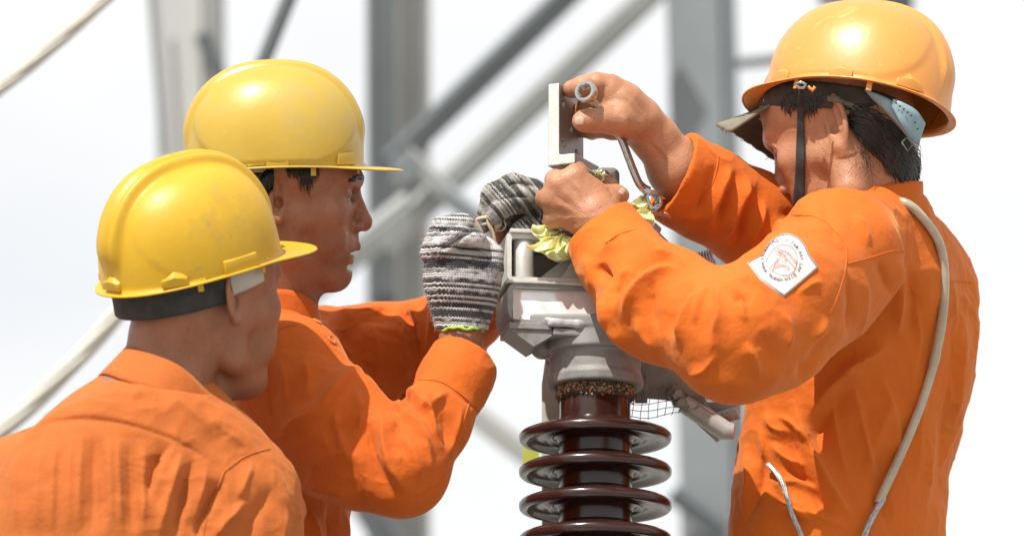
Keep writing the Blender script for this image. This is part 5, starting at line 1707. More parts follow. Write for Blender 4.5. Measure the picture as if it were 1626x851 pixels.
def fd(pts, w, amp, w2=None, **k): return ((pts, w, amp, w2), k)
FOLDS_MID += [
    fd([(434, 690), (470, 672), (512, 650), (560, 598)], 26, 7, 9),
    fd([(500, 640), (530, 618), (562, 592), (600, 612), (622, 640)], 14, 6, 9),
    fd([(505, 700), (560, 668), (590, 640)], 16, -5, 26),
    fd([(582, 645), (588, 690), (600, 740), (630, 796)], 8, -8, 22),
    fd([(604, 640), (606, 690), (620, 740), (652, 790)], 16, 7, 9),
    fd([(628, 662), (634, 700), (640, 728)], 6, -7, 12),
    fd([(626, 652), (655, 672), (672, 700), (690, 730)], 9, 6, 6),
    fd([(634, 634), (655, 622), (672, 648), (690, 690), (706, 726)], 9, 7, 6),
    fd([(716, 616), (700, 634), (682, 656), (696, 700)], 5, 7, 14),
    fd([(640, 690), (660, 730), (668, 770)], 14, 4, 10),
    fd([(650, 620), (640, 640), (628, 655)], 8, -6),
    fd([(735, 640), (722, 690), (700, 740)], 5, 3, 5),
    fd([(700, 650), (708, 680), (706, 712)], 10, -3),
    fd([(668, 604), (698, 605), (724, 622), (762, 655)], 4, -2.5),
    fd([(440, 620), (480, 590), (530, 570)], 30, 4, 20),
    fd([(470, 770), (520, 776), (580, 792)], 16, 5, 10),
    fd([(480, 800), (500, 840), (510, 900)], 10, 5, 8),
    fd([(520, 795), (530, 840), (528, 900)], 9, -6, 9),
    fd([(545, 800), (548, 850), (546, 900)], 6, 4, 6),
    # far sleeve
    fd([(545, 505), (552, 545), (545, 590)], 14, -6, 14, dlim=(-450, -150)),
    fd([(520, 492), (560, 500), (600, 492), (622, 482)], 12, 5, 10, dlim=(-450, -150)),
    fd([(618, 488), (640, 520), (650, 565), (640, 610)], 9, 8, 14, dlim=(-450, -150)),
    fd([(650, 470), (664, 510), (670, 560)], 8, 8, 12, dlim=(-450, -150)),
    fd([(634, 480), (654, 520), (662, 570)], 7, -7, 7, dlim=(-450, -150)),
    fd([(690, 470), (688, 520), (676, 580)], 10, 5, 10, dlim=(-450, -150)),
    fd([(585, 505), (600, 550), (600, 600)], 18, 5, 18, dlim=(-450, -150)),
]
FOLDS_LEFT += [
    fd([(277, 698), (262, 718), (247, 745), (232, 800)], 5, -8, 18),
    fd([(292, 704), (280, 740), (262, 800), (250, 860)], 16, 7, 6),
    fd([(308, 712), (304, 750), (287, 815), (280, 870)], 7, -8, 16),
    fd([(328, 730), (322, 770), (312, 820), (305, 880)], 12, 6, 9),
    fd([(362, 752), (346, 780), (323, 820), (312, 870)], 8, -9, 16),
    fd([(118, 674), (112, 740), (108, 860)], 12, 4, 16),
    fd([(150, 676), (148, 740), (146, 860)], 8, -4, 10),
    fd([(176, 676), (174, 740), (178, 860)], 12, 4, 12),
    fd([(205, 682), (206, 740), (210, 860)], 9, -3.5, 9),
    fd([(232, 690), (228, 750), (226, 860)], 10, 4, 10),
    fd([(70, 690), (62, 760), (60, 860)], 16, 4, 16),
    fd([(396, 790), (372, 812), (346, 838), (330, 870)], 14, 8, 9),
    fd([(440, 760), (420, 800), (396, 840), (385, 880)], 12, -5, 16),
    fd([(455, 800), (448, 840), (440, 880)], 10, 5, 10),
    fd([(130, 600), (200, 590), (260, 610)], 20, 3, 14),
    fd([(320, 650), (360, 690), (400, 712)], 20, 4, 14),
    fd([(35, 689), (80, 669), (130, 663), (200, 671), (270, 693), (325, 725), (356, 751)], 3, -3, 10),
]
FOLDS_RIGHT += [
    # near forearm
    fd([(942, 412), (972, 392), (1008, 384), (1050, 402), (1084, 428)], 9, 9, 16),
    fd([(952, 418), (958, 428), (966, 446)], 6, -9, 9),
    fd([(1086, 432), (1050, 418), (1010, 432), (982, 462), (972, 500)], 6, -8, 14),
    fd([(1100, 440), (1062, 432), (1026, 446), (1000, 478), (992, 520)], 10, 8, 12),
    fd([(1104, 448), (1084, 482), (1068, 514), (1062, 540)], 6, -9, 14),
    fd([(1120, 450), (1104, 480), (1086, 518), (1078, 560)], 12, 8, 10),
    fd([(978, 440), (966, 480), (972, 516), (1010, 566)], 10, 7, 12),
    fd([(925, 470), (938, 500), (944, 530)], 10, 5, 8),
    fd([(912, 432), (925, 470), (918, 500)], 7, -4, 9),
    fd([(925, 398), (940, 440), (935, 470)], 12, 4, 12),
    fd([(1040, 440), (1032, 490), (1046, 540)], 12, -5, 12),
    fd([(962, 387), (984, 372), (1010, 364)], 4, -2.5, 6),
    # elbow and upper arm
    fd([(1130, 470), (1140, 520), (1120, 580)], 22, 4, 20),
    fd([(1164, 482), (1180, 474), (1194, 482)], 12, -5, 10),
    fd([(1090, 600), (1140, 606), (1200, 600)], 22, 4, 14),
    fd([(1316, 500), (1290, 548), (1248, 600)], 18, 10, 9),
    fd([(1330, 515), (1304, 562), (1262, 612)], 9, -10, 22),
    fd([(1205, 520), (1225, 560), (1220, 600)], 24, -4, 24),
    fd([(1230, 350), (1260, 340), (1300, 350)], 12, -4, 12),
    fd([(1205, 382), (1228, 362), (1262, 352)], 14, 5, 10),
    # back and side
    fd([(1390, 412), (1402, 430), (1412, 470)], 5, -3.5, 12),
    fd([(1424, 404), (1430, 460), (1424, 540)], 8, 8, 16),
    fd([(1440, 420), (1452, 480), (1446, 560)], 14, -5, 16),
    fd([(1424, 536), (1392, 556), (1355, 578), (1310, 622), (1280, 668)], 20, 12, 12),
    fd([(1370, 600), (1330, 640), (1300, 690), (1300, 740)], 22, -8, 22),
    fd([(1255, 622), (1280, 690), (1310, 764), (1362, 838)], 9, 12, 20),
    fd([(1236, 640), (1262, 712), (1300, 790), (1340, 850)], 12, -7, 10),
    fd([(1215, 650), (1230, 680), (1262, 690)], 9, 6, 9),
    fd([(1222, 700), (1250, 730), (1286, 742)], 8, 7, 9),
    fd([(1240, 722), (1262, 750), (1300, 770)], 6, -6, 8),
    fd([(1230, 745), (1250, 790), (1290, 815)], 9, 6, 9),
    fd([(1195, 690), (1210, 740), (1196, 800), (1170, 850)], 10, -6, 12),
    fd([(1182, 700), (1190, 760), (1178, 830)], 8, 5, 8),
    fd([(1180, 830), (1240, 812), (1300, 820), (1360, 850)], 14, 6, 10),
    fd([(1420, 620), (1390, 690), (1370, 760)], 26, 6, 22),
    fd([(1400, 700), (1400, 780), (1420, 860)], 20, -5, 20),
    fd([(1505, 470), (1515, 560), (1500, 680), (1490, 800)], 12, -4, 18),
    fd([(1530, 480), (1528, 560), (1512, 700)], 12, 4, 12),
    fd([(1470, 560), (1460, 660), (1450, 800)], 18, 4, 18),
    # far sleeve
    fd([(1136, 258), (1130, 285), (1112, 330), (1096, 352)], 7, -6, 9, dlim=(-400, 0)),
    fd([(1158, 258), (1152, 292), (1136, 330), (1118, 366)], 9, 9, 10, dlim=(-400, 0)),
    fd([(1170, 266), (1164, 300), (1150, 335), (1130, 372)], 6, -9, 8, dlim=(-400, 0)),
    fd([(1186, 274), (1182, 310), (1168, 345), (1148, 384)], 8, 9, 10, dlim=(-400, 0)),
    fd([(1200, 296), (1192, 330), (1178, 365), (1160, 400)], 6, -8, 8, dlim=(-400, 0)),
    fd([(1214, 310), (1208, 350), (1192, 385), (1178, 412)], 8, 6, 8, dlim=(-400, 0)),
]
FOLDS_SKIN_R += [
    fd([(1228, 262), (1246, 286), (1250, 310), (1242, 326)], 4, -2.2, 9, dlim=(-400, 60)),
    fd([(1232, 330), (1244, 320), (1252, 314)], 3, -2.0, 4, dlim=(-400, 60)),
    fd([(1242, 270), (1262, 292), (1266, 318)], 9, 1.6, 9, dlim=(-400, 60)),
    fd([(1220, 222), (1232, 234), (1240, 240)], 4, 1.8, 6, dlim=(-400, 60)),
    # near hand: tendons, knuckle dips, wrist crease
    fd([(908, 284), (922, 304), (938, 330)], 6, 1.6),
    fd([(888, 298), (908, 316), (930, 338)], 6, 1.6),
    fd([(876, 320), (900, 330), (926, 346)], 6, 1.4),
    fd([(898, 284), (906, 296), (918, 312)], 5, -1.8),
    fd([(878, 306), (892, 318), (910, 330)], 5, -1.8),
    fd([(874, 334), (890, 338), (908, 346)], 5, -1.8),
    fd([(884, 366), (902, 360), (925, 352)], 6, -1.6),
    fd([(962, 296), (972, 306), (974, 318)], 5, -1.8),
    fd([(886, 352), (905, 345), (935, 345), (955, 335)], 2.5, .7),
    # far hand: thumb creases, web, tendons, wrist
    fd([(940, 178), (943, 191), (940, 204)], 1.6, -1.1), fd([(946, 177), (949, 190), (946, 204)], 1.6, -1.1), fd([(952, 178), (955, 190), (952, 202)], 1.8, -.9),
    fd([(962, 130), (958, 146), (957, 168)], 3, -3.5, 5),
    fd([(966, 164), (980, 176), (998, 186)], 5, -1.2),
    fd([(980, 140), (1000, 160), (1020, 186)], 7, 1.6), fd([(992, 142), (1012, 164), (1030, 190)], 5, -1.2),
    fd([(1022, 224), (1040, 236), (1060, 262)], 5, -2.0), fd([(1030, 218), (1052, 240), (1072, 268)], 5, 1.8),
    fd([(930, 126), (938, 134), (940, 146)], 3, -1.2), fd([(1006, 206), (1012, 216), (1012, 226)], 4, -1.5),
]
FOLDS_RIGHT += [
    fd([(1126, 448), (1112, 480), (1104, 520)], 4, 4, 8), fd([(1134, 448), (1140, 492), (1128, 540)], 8, 5, 4), fd([(1146, 442), (1172, 470), (1186, 516)], 4, 4.5, 9),
    fd([(1160, 432), (1196, 446), (1226, 470)], 4, 3.5, 8), fd([(1232, 486), (1252, 520), (1250, 566)], 8, 3.5, 5), fd([(1180, 540), (1200, 572), (1204, 606)], 5, 4, 9),
    fd([(1140, 560), (1120, 586), (1090, 598)], 5, 3.5, 8), fd([(1010, 500), (1022, 530), (1050, 560)], 5, 4, 9), fd([(950, 470), (960, 500), (962, 524)], 4, 4, 7),
    fd([(1030, 396), (1060, 404), (1092, 428)], 4, 4, 7), fd([(1000, 420), (990, 440), (985, 470)], 4, 3.5, 7),
    fd([(1320, 606), (1326, 680), (1346, 760)], 5, 4.5, 12), fd([(1352, 592), (1370, 680), (1396, 790)], 6, 4, 14), fd([(1392, 580), (1420, 660), (1430, 760)], 7, 4, 14),
    fd([(1262, 470), (1286, 452), (1310, 446)], 5, 3, 9), fd([(1344, 430), (1352, 480), (1344, 540)], 5, -4, 9), fd([(1368, 424), (1374, 470), (1366, 540)], 5, 3.5, 10),
    fd([(1230, 660), (1252, 668), (1282, 700)], 4, 5, 7), fd([(1206, 668), (1214, 720), (1206, 770)], 4, 4, 9), fd([(1224, 770), (1262, 764), (1308, 784)], 4, 5, 8), fd([(1216, 800), (1252, 806), (1296, 830)], 4, 5, 8),
    fd([(1452, 470), (1458, 540), (1446, 620)], 5, 3.5, 11), fd([(1500, 420), (1512, 470), (1516, 540)], 5, 3.5, 10), fd([(1486, 640), (1478, 720), (1470, 820)], 5, 3.5, 11),
    fd([(1300, 330), (1318, 350), (1330, 390)], 6, -2.5, 9), fd([(1352, 340), (1372, 360), (1380, 396)], 7, 3, 9),
]
FOLDS_MID += [
    fd([(616, 628), (640, 644), (650, 670)], 4, 4, 7), fd([(612, 650), (632, 690), (636, 740)], 4, 4.5, 8), fd([(560, 610), (572, 650), (572, 700)], 6, 3.5, 10),
    fd([(530, 640), (540, 690), (560, 740)], 7, 3.5, 11), fd([(664, 690), (680, 720), (684, 760)], 4, 3.5, 8), fd([(686, 620), (676, 640), (664, 650)], 4, 4, 7),
    fd([(478, 560), (490, 600), (488, 640)], 7, 3, 11), fd([(440, 560), (452, 610), (452, 660)], 7, 3, 11),
]
FOLDS_LEFT += [
    fd([(90, 690), (86, 760), (84, 860)], 6, 3.5, 12), fd([(132, 680), (128, 760), (126, 860)], 5, 3.5, 10), fd([(160, 680), (162, 760), (162, 860)], 6, -3, 9),
    fd([(190, 684), (190, 750), (194, 860)], 5, 3.5, 10), fd([(216, 686), (216, 760), (218, 860)], 5, -3, 9), fd([(404, 730), (388, 770), (372, 800)], 5, 3.5, 10),
    fd([(30, 700), (26, 770), (30, 860)], 7, 3.5, 12), fd([(256, 620), (300, 650), (340, 690)], 8, 2.5, 12), fd([(120, 620), (160, 640), (220, 640)], 8, 2.5, 12),
]
SEAMS_RIGHT += [
    [(961, 387), (984, 372), (1010, 364)],
    [(1257, 341), (1300, 346), (1332, 374), (1344, 396), (1342, 428), (1330, 470), (1316, 500)],
    [(1345, 419), (1382, 409), (1421, 398), (1452, 405), (1486, 422)], [(1498, 449), (1520, 446), (1541, 449)],
    [(1140, 247), (1139, 262), (1132, 290), (1108, 330), (1090, 350)],
]
middle_worker(); left_worker(); RW = right_worker()
# ------------------------------------------------------------------ right worker's cap, hair, strap, badge and sling
def strip3(name, top, bot, t, m, parent, n=40, rows=5, bulge=0.0):
    """band between two 3-D curves, thickness t metres"""
    a = spline([C(*p) for p in top], n); b = spline([C(*p) for p in bot], n)
    L = []
    for q in np.linspace(0, 1, rows):
        Z = a + (b - a) * q
        L.append(Z + np.array((0, 0, bulge * S * math.sin(q * math.pi))))
    V = np.concatenate(L); F = grid_faces(rows, n)
    if vnormals(V, F)[:, 2].mean() < 0: F = F[:, ::-1]
    V, F = shell(V, F, t)
    return link(name, V, F, m, parent)

def on(bv, x, y, off):
    p = cast(bv, x, y, off * S)
    return p
def strip_on(name, bv, top, bot, off, t, m, parent, n=40, rows=5):
    """band lying on a surface between two photo polylines"""
    a = spline([(*p,) for p in top], n); b = spline([(*p,) for p in bot], n)
    L = []
    for q in np.linspace(0, 1, rows):
        for i in range(n):
            x, y = a[i] + (b[i] - a[i]) * q
            p = on(bv, x, y, off)
            L.append(p if p is not None else np.full(3, np.nan))
    V = np.array(L)
    bad = np.isnan(V[:, 0])
    if bad.any():
        G = V.reshape(rows, n, 3)
        for r in range(rows):
            ok = ~np.isnan(G[r, :, 0])
            if ok.sum() < 2: return None
            for c in range(3): G[r, :, c] = np.interp(np.arange(n), np.nonzero(ok)[0], G[r, ok, c])
        V = G.reshape(-1, 3)
    F = grid_faces(rows, n)
    if vnormals(V, F)[:, 2].mean() < 0: F = F[:, ::-1]
    V, F = shell(V, F, t)
    return link(name, V, F, m, parent)

def right_extras(R):
    P, B, k, bv, bvb, root, body = R['P'], R['B'], R['k'], R['bv'], R['bvb'], R['root'], R['body']
    r2 = np.random.default_rng(11)
    # cloth cap worn under the hat
    cp_ = thing('cloth_cap', 'faded olive cloth cap with a frayed bill, worn beneath the orange hard hat', 'cap', P(60, 60))
    cb = basis((-.86, -.20, -.47), (.015, .945, -.33))
    cc = P(20, 62) + np.array((26, 6, 0)) * S
    def bill(s, t):
        """s across (-1 near .. 1 far), t outward"""
        root_ = np.array((104 - 42 * s * s, 0, 84 * s))
        tipx = 100 * (1 - .16 * abs(s) ** 2.6)
        drop = -44 * s * s * (.25 + .75 * t) - 6 * t + 3 * math.sin(3 * s + 1) * t
        return root_ + np.array((tipx * t, -8 + drop, 4 * s * t))
    n1, n2 = 44, 16
    L = []
    zs = 1 if (cb[2] @ R['lat']) < 0 else -1
    for t in np.linspace(0, 1, n2):
        for s in np.linspace(-1, 1, n1):
            q = bill(s, t + .012 * math.sin(s * 40) * (t > .99))
            L.append(cc + (cb[0] * q[0] + cb[1] * q[1] + cb[2] * q[2] * zs) * k)
    V = np.array(L); F = grid_faces(n2, n1)
    if (vnormals(V, F) @ cb[1]).mean() < 0: F = F[:, ::-1]
    V2, F2 = shell(V, F, .0035)
    bl = link('bill', V2, F2, M['olive'], cp_)
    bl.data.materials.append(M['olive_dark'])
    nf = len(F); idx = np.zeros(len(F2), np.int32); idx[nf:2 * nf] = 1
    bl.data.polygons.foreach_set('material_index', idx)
    for q in (.52, .60, .68, .76):                        # rows of stitching
        Q = []
        for s in np.linspace(-.8, .8, 50):
            z = bill(s, q * (1 - .35 * s * s))
            Q.append(cc + (cb[0] * z[0] + cb[1] * (z[1] + .6) + cb[2] * z[2] * zs) * k)
        Vt, Ft = tube(Q, .5 * S, 4); link('stitching', Vt, Ft, M['olive_dark'], bl)
    mb = MB()
    for i in range(46):                                   # frayed edge
        s = r2.uniform(-1, 1); z = bill(s, 1.0)
        p = cc + (cb[0] * z[0] + cb[1] * z[1] + cb[2] * z[2] * zs) * k
        d_ = unit(-cb[1] * r2.uniform(.3, 1) + cb[0] * r2.normal(0, .5) + cb[2] * r2.normal(0, .6)) * r2.uniform(.002, .007)
        Vt, Ft = tube([p, p + d_ * .6, p + d_ + r2.normal(0, .001, 3)], [.0005, .0004, .0002], 4); mb.add(Vt, Ft)
    tag(mb.link('frayed_threads', M['olive'], cp_, smooth=True), kind='stuff')
    # crown of the cap round the skull, dipping to the nape
    f = Field()
    f.ell(P(14, 60), (115 * k, 101 * k, 95 * k), B, 0)
    f.ell(P(-42, 34), (58 * k, 52 * k, 72 * k), B, 20 * k)
    torn(f, P(10, 36), -B[1] + B[0] * .42, .2)
    torn(f, HR[2] + HR[1][1] * 8 * S, HR[1][1], .2)
    V, F = f.mesh(.0026); V = relax(V, F, 1)
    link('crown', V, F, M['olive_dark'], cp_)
    strip_on('binding', bvb, [(1316, 152), (1345, 160), (1372, 176), (1402, 202), (1420, 222)], [(1316, 159), (1345, 168), (1370, 185), (1399, 211), (1416, 231)], 5, .002, M['olive'], cp_)
    # hat suspension: pale blue band and ratchet with slots, dark strap and buckle
    hr = HR[0]
    strip3('headband', [(1372, 142, 22), (1400, 152, 40), (1424, 166, 44), (1452, 196, 26), (1462, 214, 0)], [(1384, 158, 22), (1408, 180, 42), (1428, 200, 46), (1448, 226, 28), (1456, 236, 0)], .002, M['blue_plastic'], hr, bulge=2)
    rt = strip3('ratchet', [(1418, 157, 56), (1436, 164, 60), (1456, 176, 52), (1470, 196, 34)], [(1416, 170, 56), (1430, 196, 60), (1446, 218, 52), (1459, 231, 34)], .003, M['blue_plastic'], hr)
    for i, (x, y) in enumerate(((1423, 164), (1429, 169), (1435, 174), (1441, 179), (1447, 184), (1453, 195), (1457, 205))):
        V, F = lathe([(0, 0), (1.7, 0), (1.7, .8), (0, .8)], np.zeros(3), (0, 0, 1), 8)
        link('slot', C(x, y, 63 - max(0, i - 3) * 2.2) + V * S, F, M['dark_fabric'], rt, smooth=False)
    strip_on('rear_strap', bvb, [(1408, 190), (1424, 204), (1440, 222), (1450, 240)], [(1399, 208), (1412, 224), (1428, 244), (1442, 262)], 6, .002, M['dark_fabric'], cp_)
    q = [C(1432, 226, 34), C(1440, 218, 30), C(1449, 230, 22), C(1441, 240, 26), C(1432, 226, 34)]
    V, F = tube(q, 1.6 * S, 6); link('buckle', V, F, M['rod'], cp_)
    # chin strap with its clip
    ch = strip_on('chin_strap', bvb, [(1268, 142), (1268, 190), (1266, 240), (1264, 290), (1262, 330)], [(1277, 142), (1278, 190), (1279, 240), (1279, 290), (1278, 330)], 5, .0016, M['dark_fabric'], hr)
    V, F = tube([C(1264, 134, 46), C(1272, 131, 50), C(1280, 134, 48), C(1276, 140, 46), C(1268, 140, 46), C(1264, 134, 46)], 2.6 * S, 8)
    link('clip', V, F, M['chrome'], hr)
    V, F = tube([C(1271, 138, 42), C(1273, 152, 30), C(1273, 170, 24)], [4 * S, 5 * S, 5 * S], 10, flat=.4)
    link('strap_loop', V, F, M['dark_fabric'], hr)
    V, F = tube([C(1283, 138, 44), C(1290, 144, 42), C(1294, 138, 42)], 3 * S, 8); link('hook', V, F, M['orange_hat'], hr)
    # wet black hair
    mb = MB()
    def lock(x0, y0, x1, y1, r, bend=0.0, lift=2.2, drop=0.0):
        Q = []
        for t in np.linspace(0, 1, 9):
            x = x0 + (x1 - x0) * t + bend * math.sin(t * math.pi) * (y1 - y0) / 40; y = y0 + (y1 - y0) * t - bend * math.sin(t * math.pi) * (x1 - x0) / 40
            p = on(bvb, x, y, lift + 2.5 * math.sin(t * 3))
            if p is None or (Q and abs(p[2] - Q[-1][2]) > .02):
                if len(Q) < 2: return
                p = Q[-1] + np.array((.0003, -.0022, -.0004))
            Q.append(p)
        Q = np.array(Q); rr = r * S * np.array([.7, 1, 1.05, 1, .95, .85, .65, .4, .12])
        Vt, Ft = tube(Q, rr, 6, flat=.55, hint=(0, 0, 1)); mb.add(Vt, Ft)
    for i in range(1150):                                  # nape and behind the ear
        t = r2.uniform()
        x0 = 1347 + 96 * t + r2.normal(0, 2); y0 = 166 + 66 * t ** 1.1 + r2.uniform(-4, 34)
        ang = r2.normal(.55, .22) + .55 * t
        ln = r2.uniform(26, 56) * (1 + .3 * t)
        x1 = x0 + ln * math.cos(ang) * (1 - .25 * t); y1 = y0 + ln * math.sin(ang)
        lim = 228 + 64 * np.clip((x1 - 1335) / 100, 0, 1)
        if y1 > lim: y1 = lim + r2.uniform(-8, 4)
        if y1 < y0 + 3: continue
        lock(x0, y0, x1, y1, r2.uniform(.4, 1.0) if i % 9 else r2.uniform(1.0, 1.8), r2.normal(0, 6), r2.uniform(1.4, 4.2))
    for i in range(70):                                    # strays
        x0 = r2.uniform(1352, 1440); y0 = r2.uniform(196, 250)
        lock(x0, y0, x0 + r2.uniform(-6, 30), y0 + r2.uniform(20, 52), r2.uniform(.25, .45), r2.normal(0, 9), r2.uniform(4, 8))
    for i in range(170):                                   # ends hanging over the collar
        x0 = r2.uniform(1402, 1444); y0 = r2.uniform(225, 262)
        lock(x0, y0, x0 + r2.uniform(0, 16), y0 + r2.uniform(25, 62) * (x0 - 1370) / 70, r2.uniform(.7, 1.7), r2.normal(0, 3), 3.5)
    for i in range(260):                                   # temple and sideburn
        t = r2.uniform(); x0 = 1246 + 62 * t + r2.normal(0, 2); y0 = 138 + r2.uniform(0, 20) + 8 * (1 - t)
        ln = (8 + 30 * math.exp(-((t - .62) / .25) ** 2) + 16 * math.exp(-((t - .12) / .12) ** 2)) * r2.uniform(.5, 1.1)
        lock(x0, y0, x0 + r2.normal(-1, 4), y0 + ln, r2.uniform(.4, 1.1), r2.normal(0, 3))
    mb.link('hair', M['hair'], root, smooth=True)
    # sleeve badge
    poly = np.array([(1186.8, 417), (1200, 410), (1212.8, 402.7), (1217, 393), (1223.5, 383.6), (1230, 377.5), (1237, 373), (1245, 371), (1253, 370.6), (1261, 373), (1267.8, 377.5), (1273, 382), (1277.7, 388), (1281, 395), (1283.8, 402),
                     (1291, 412.5), (1299.5, 424), (1281, 440), (1262, 456), (1244.8, 470), (1225, 456), (1206.7, 441.6), (1196, 429)])
    cx, cy = 1243.0, 416.0
    dense = []
    for i in range(len(poly)):
        a, b = poly[i], poly[(i + 1) % len(poly)]
        for q in np.linspace(0, 1, 4, endpoint=False): dense.append(a + (b - a) * q)
    dense = np.array(dense)
    n = len(dense); rings = 24
    def smooth_on(x, y, off):
        """lift off the sleeve, following its broad shape"""
        pts = [cast(bv, x + dx, y + dy, 0) for dx, dy in ((0, 0), (5, 0), (-5, 0), (0, 5), (0, -5))]
        pts = [p for p in pts if p is not None]
        p0 = pts[0]
        z = max(p0[2], np.mean([p[2] for p in pts]))
        o = np.array((0, 0, DIST)); d_ = unit(C(x, y) - o)
        return o + d_ * ((z + off * S - DIST) / d_[2])
    L = []
    for r_ in np.linspace(0.02, 1, rings):
        for p in dense:
            q = np.array((cx, cy)) + (p - (cx, cy)) * r_
            L.append(smooth_on(q[0], q[1], 3.0))
    V = np.array(L); F = grid_faces(rings, n, True)
    if vnormals(V, F)[:, 2].mean() < 0: F = F[:, ::-1]
    V, F = shell(V, F, .0028)
    bd = link('sleeve_badge', V, F, M['white_cloth'], root)
    def line(pts, r, m, name, closed=False, off=4.5, n=None):
        P_ = [smooth_on(x, y, off) for x, y in pts]
        if closed: P_.append(P_[0])
        Vt, Ft = tube(P_, r * S, 5, flat=.5, hint=(0, 0, 1)); return Vt, Ft
    inner = np.array((cx, cy)) + (dense - (cx, cy)) * .965
    Vt, Ft = line(inner, .75, None, None, True); link('border', Vt, Ft, M['ink_blue'], bd)
    zx = lambda x, y: (1170 + x / 6.547, 350 + y / 6.547)
    mb = MB()
    oval = [zx(*p) for p in spline([(490, 250), (560, 270), (610, 330), (628, 410), (610, 490), (570, 545), (500, 566), (430, 555), (370, 525), (315, 480), (305, 430), (340, 360), (390, 290), (440, 258), (490, 250)], 60)]
    mb.add(*line(oval, .55, None, None, True))
    for pl in ([(410, 290), (470, 312), (520, 330), (570, 370), (625, 440)], [(385, 320), (440, 325), (470, 350), (540, 420), (610, 505)], [(370, 350), (430, 360), (470, 372)],
               [(430, 330), (500, 410), (515, 420), (522, 395), (450, 320), (430, 330)], [(470, 320), (505, 320), (508, 360), (480, 360), (470, 320)], [(520, 335), (620, 455)],
               [(455, 375), (430, 420), (385, 480), (375, 525)], [(430, 385), (395, 440), (340, 495)], [(390, 500), (430, 465), (475, 460), (545, 490), (535, 515), (505, 505), (500, 480), (470, 472), (410, 492)]):
        q = [zx(*p) for p in pl]
        dn = []
        for a, b in zip(q[:-1], q[1:]):
            for t in np.linspace(0, 1, 5, endpoint=False): dn.append((a[0] + (b[0] - a[0]) * t, a[1] + (b[1] - a[1]) * t))
        dn.append(q[-1])
        mb.add(*line(dn, .5, None, None))
    mb.link('emblem', M['ink_red'], bd, smooth=True)
    # lettering round the emblem
    mb = MB()
    dg = bpy.context.evaluated_depsgraph_get()
    cache = {}
    def glyph(ch):
        if ch in cache: return cache[ch]
        cu = bpy.data.curves.new('lettering_source', 'FONT'); cu.body = ch; cu.size = 1.0; cu.resolution_u = 2; cu.offset = .018
        ob = bpy.data.objects.new('lettering_source', cu); COL.objects.link(ob)
        dg_ = bpy.context.evaluated_depsgraph_get(); dg_.update()
        me = ob.evaluated_get(dg_).to_mesh()
        V = np.array([v.co[:] for v in me.vertices]).reshape(-1, 3); F = [tuple(p.vertices) for p in me.polygons]
        ob.evaluated_get(dg_).to_mesh_clear()
        bpy.data.objects.remove(ob); bpy.data.curves.remove(cu)
        cache[ch] = (V, F); return V, F
    ex, ey = zx(470, 408)
    def ring_text(txt, a0, a1, r, size, inward=False):
        for i, ch in enumerate(txt):
            if ch == ' ': continue
            V, F = glyph(ch)
            if not len(V): continue
            w = (V[:, 0].max() + V[:, 0].min()) / 2
            a = math.radians(a0 + (a1 - a0) * i / (len(txt) - 1))
            out = np.array((math.cos(a), -math.sin(a)))                 # photo axes, y down
            tang = np.array((math.sin(a), math.cos(a))) * (1 if not inward else -1)
            upd = out if not inward else -out
            base = np.array((ex, ey)) + out * (r - size * .35 if not inward else r + size * .35)
            Q = [base + tang * (x - w) * size * .92 + upd * y * size for x, y, _ in V]
            W_ = [smooth_on(x, y, 4.5) for x, y in Q]
            mb.add(np.array(W_), F)
    ring_text('CTY BETONG LY TAM-XAY LAP DIEN', 186, -78, 31.2, 7.0)
    ring_text('NHA TRANG', 200, 262, 31.5, 7.0, True)
    for a in (192, 270):
        c_ = np.array((ex, ey)) + np.array((math.cos(math.radians(a)), -math.sin(math.radians(a)))) * 31.5
        pts = [smooth_on(c_[0] + 1.3 * math.cos(t), c_[1] + 1.3 * math.sin(t), 4.5) for t in np.linspace(0, 2 * math.pi, 10, endpoint=False)]
        mb.add(np.array(pts), [tuple(range(10))])
    lo = mb.link('lettering', M['ink_blue'], bd)
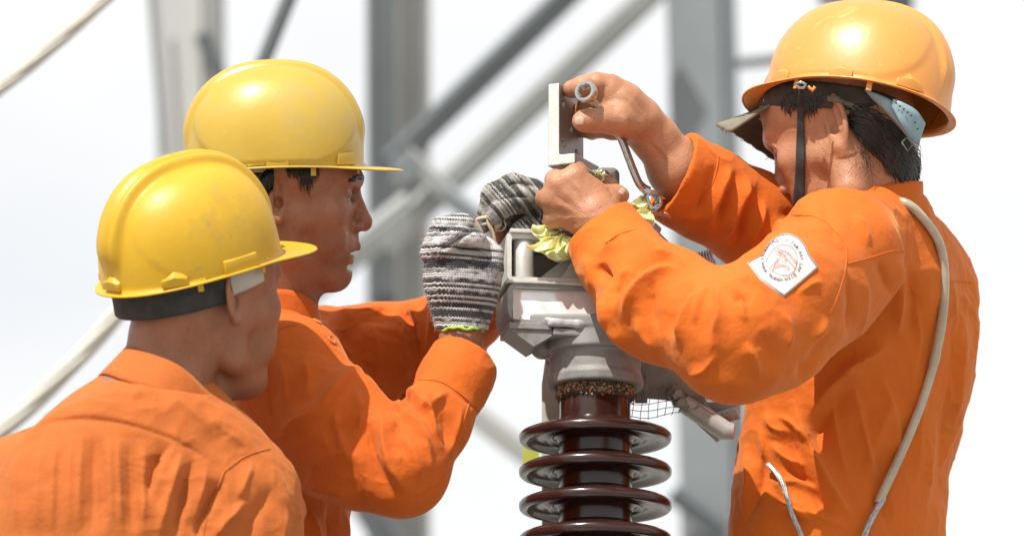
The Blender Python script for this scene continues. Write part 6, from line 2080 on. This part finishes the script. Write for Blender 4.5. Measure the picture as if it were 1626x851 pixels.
    # sling: cloudy hose over wire rope, worn across the back
    sl = thing('rope_sling', 'cloudy clear hose over a wire rope slung across the right worker\'s back', 'rope sling', C(1480, 560, 100))
    pts = spline([(1424, 318), (1438, 326), (1452, 339), (1463, 352), (1476, 368), (1488, 388), (1496, 430), (1494, 480), (1486, 545), (1470, 610), (1450, 668), (1420, 735), (1388, 800)], 80)
    Q = [on(bv, x, y, 8.0) for x, y in pts]; Q = [p for p in Q if p is not None]
    Q = np.array([Q[0] + np.array((-.012, -.004, -.030)), Q[0] + np.array((-.005, -.001, -.012))] + list(Q))
    for _ in range(60): Q[1:-1] = (Q[:-2] + 2 * Q[1:-1] + Q[2:]) / 4
    Vt, Ft = tube(Q, 7.4 * S, 16); link('hose', Vt, Ft, M['hose'], sl, sharp=60)
    i_ = 56; Vt, Ft = tube(Q[i_:i_ + 3], 8.0 * S, 16); link('hose_joint', Vt, Ft, M['hose'], sl, sharp=60)
    def rope(pts, r, name):
        Z = [on(bv, x, y, r + 8) for x, y in spline(pts, 50)]; Z = np.array([p for p in Z if p is not None])
        for _ in range(60): Z[1:-1] = (Z[:-2] + 2 * Z[1:-1] + Z[2:]) / 4
        u, v, w = frame_from(Z[-1] - Z[0])
        L_ = np.concatenate(([0], np.cumsum(np.linalg.norm(np.diff(Z, axis=0), axis=1))))
        tt = np.linspace(0, L_[-1], 160); Zd = np.stack([np.interp(tt, L_, Z[:, i]) for i in range(3)], -1)
        mbr = MB()
        for s_ in range(5):
            ph = s_ / 5 * 2 * math.pi + tt / (r * S * 5)
            mbr.add(*tube(Zd + r * S * .55 * (np.cos(ph)[:, None] * u + np.sin(ph)[:, None] * v), r * S * .5, 6))
        mbr.link(name, M['wire_rope'], sl, smooth=True)
    rope([(1392, 792), (1378, 820), (1366, 850), (1354, 890), (1340, 940)], 5.0, 'wire_rope')
    rope([(1226, 738), (1238, 762), (1252, 796), (1268, 836), (1284, 880), (1300, 940)], 4.2, 'wire_rope')
right_extras(RW)
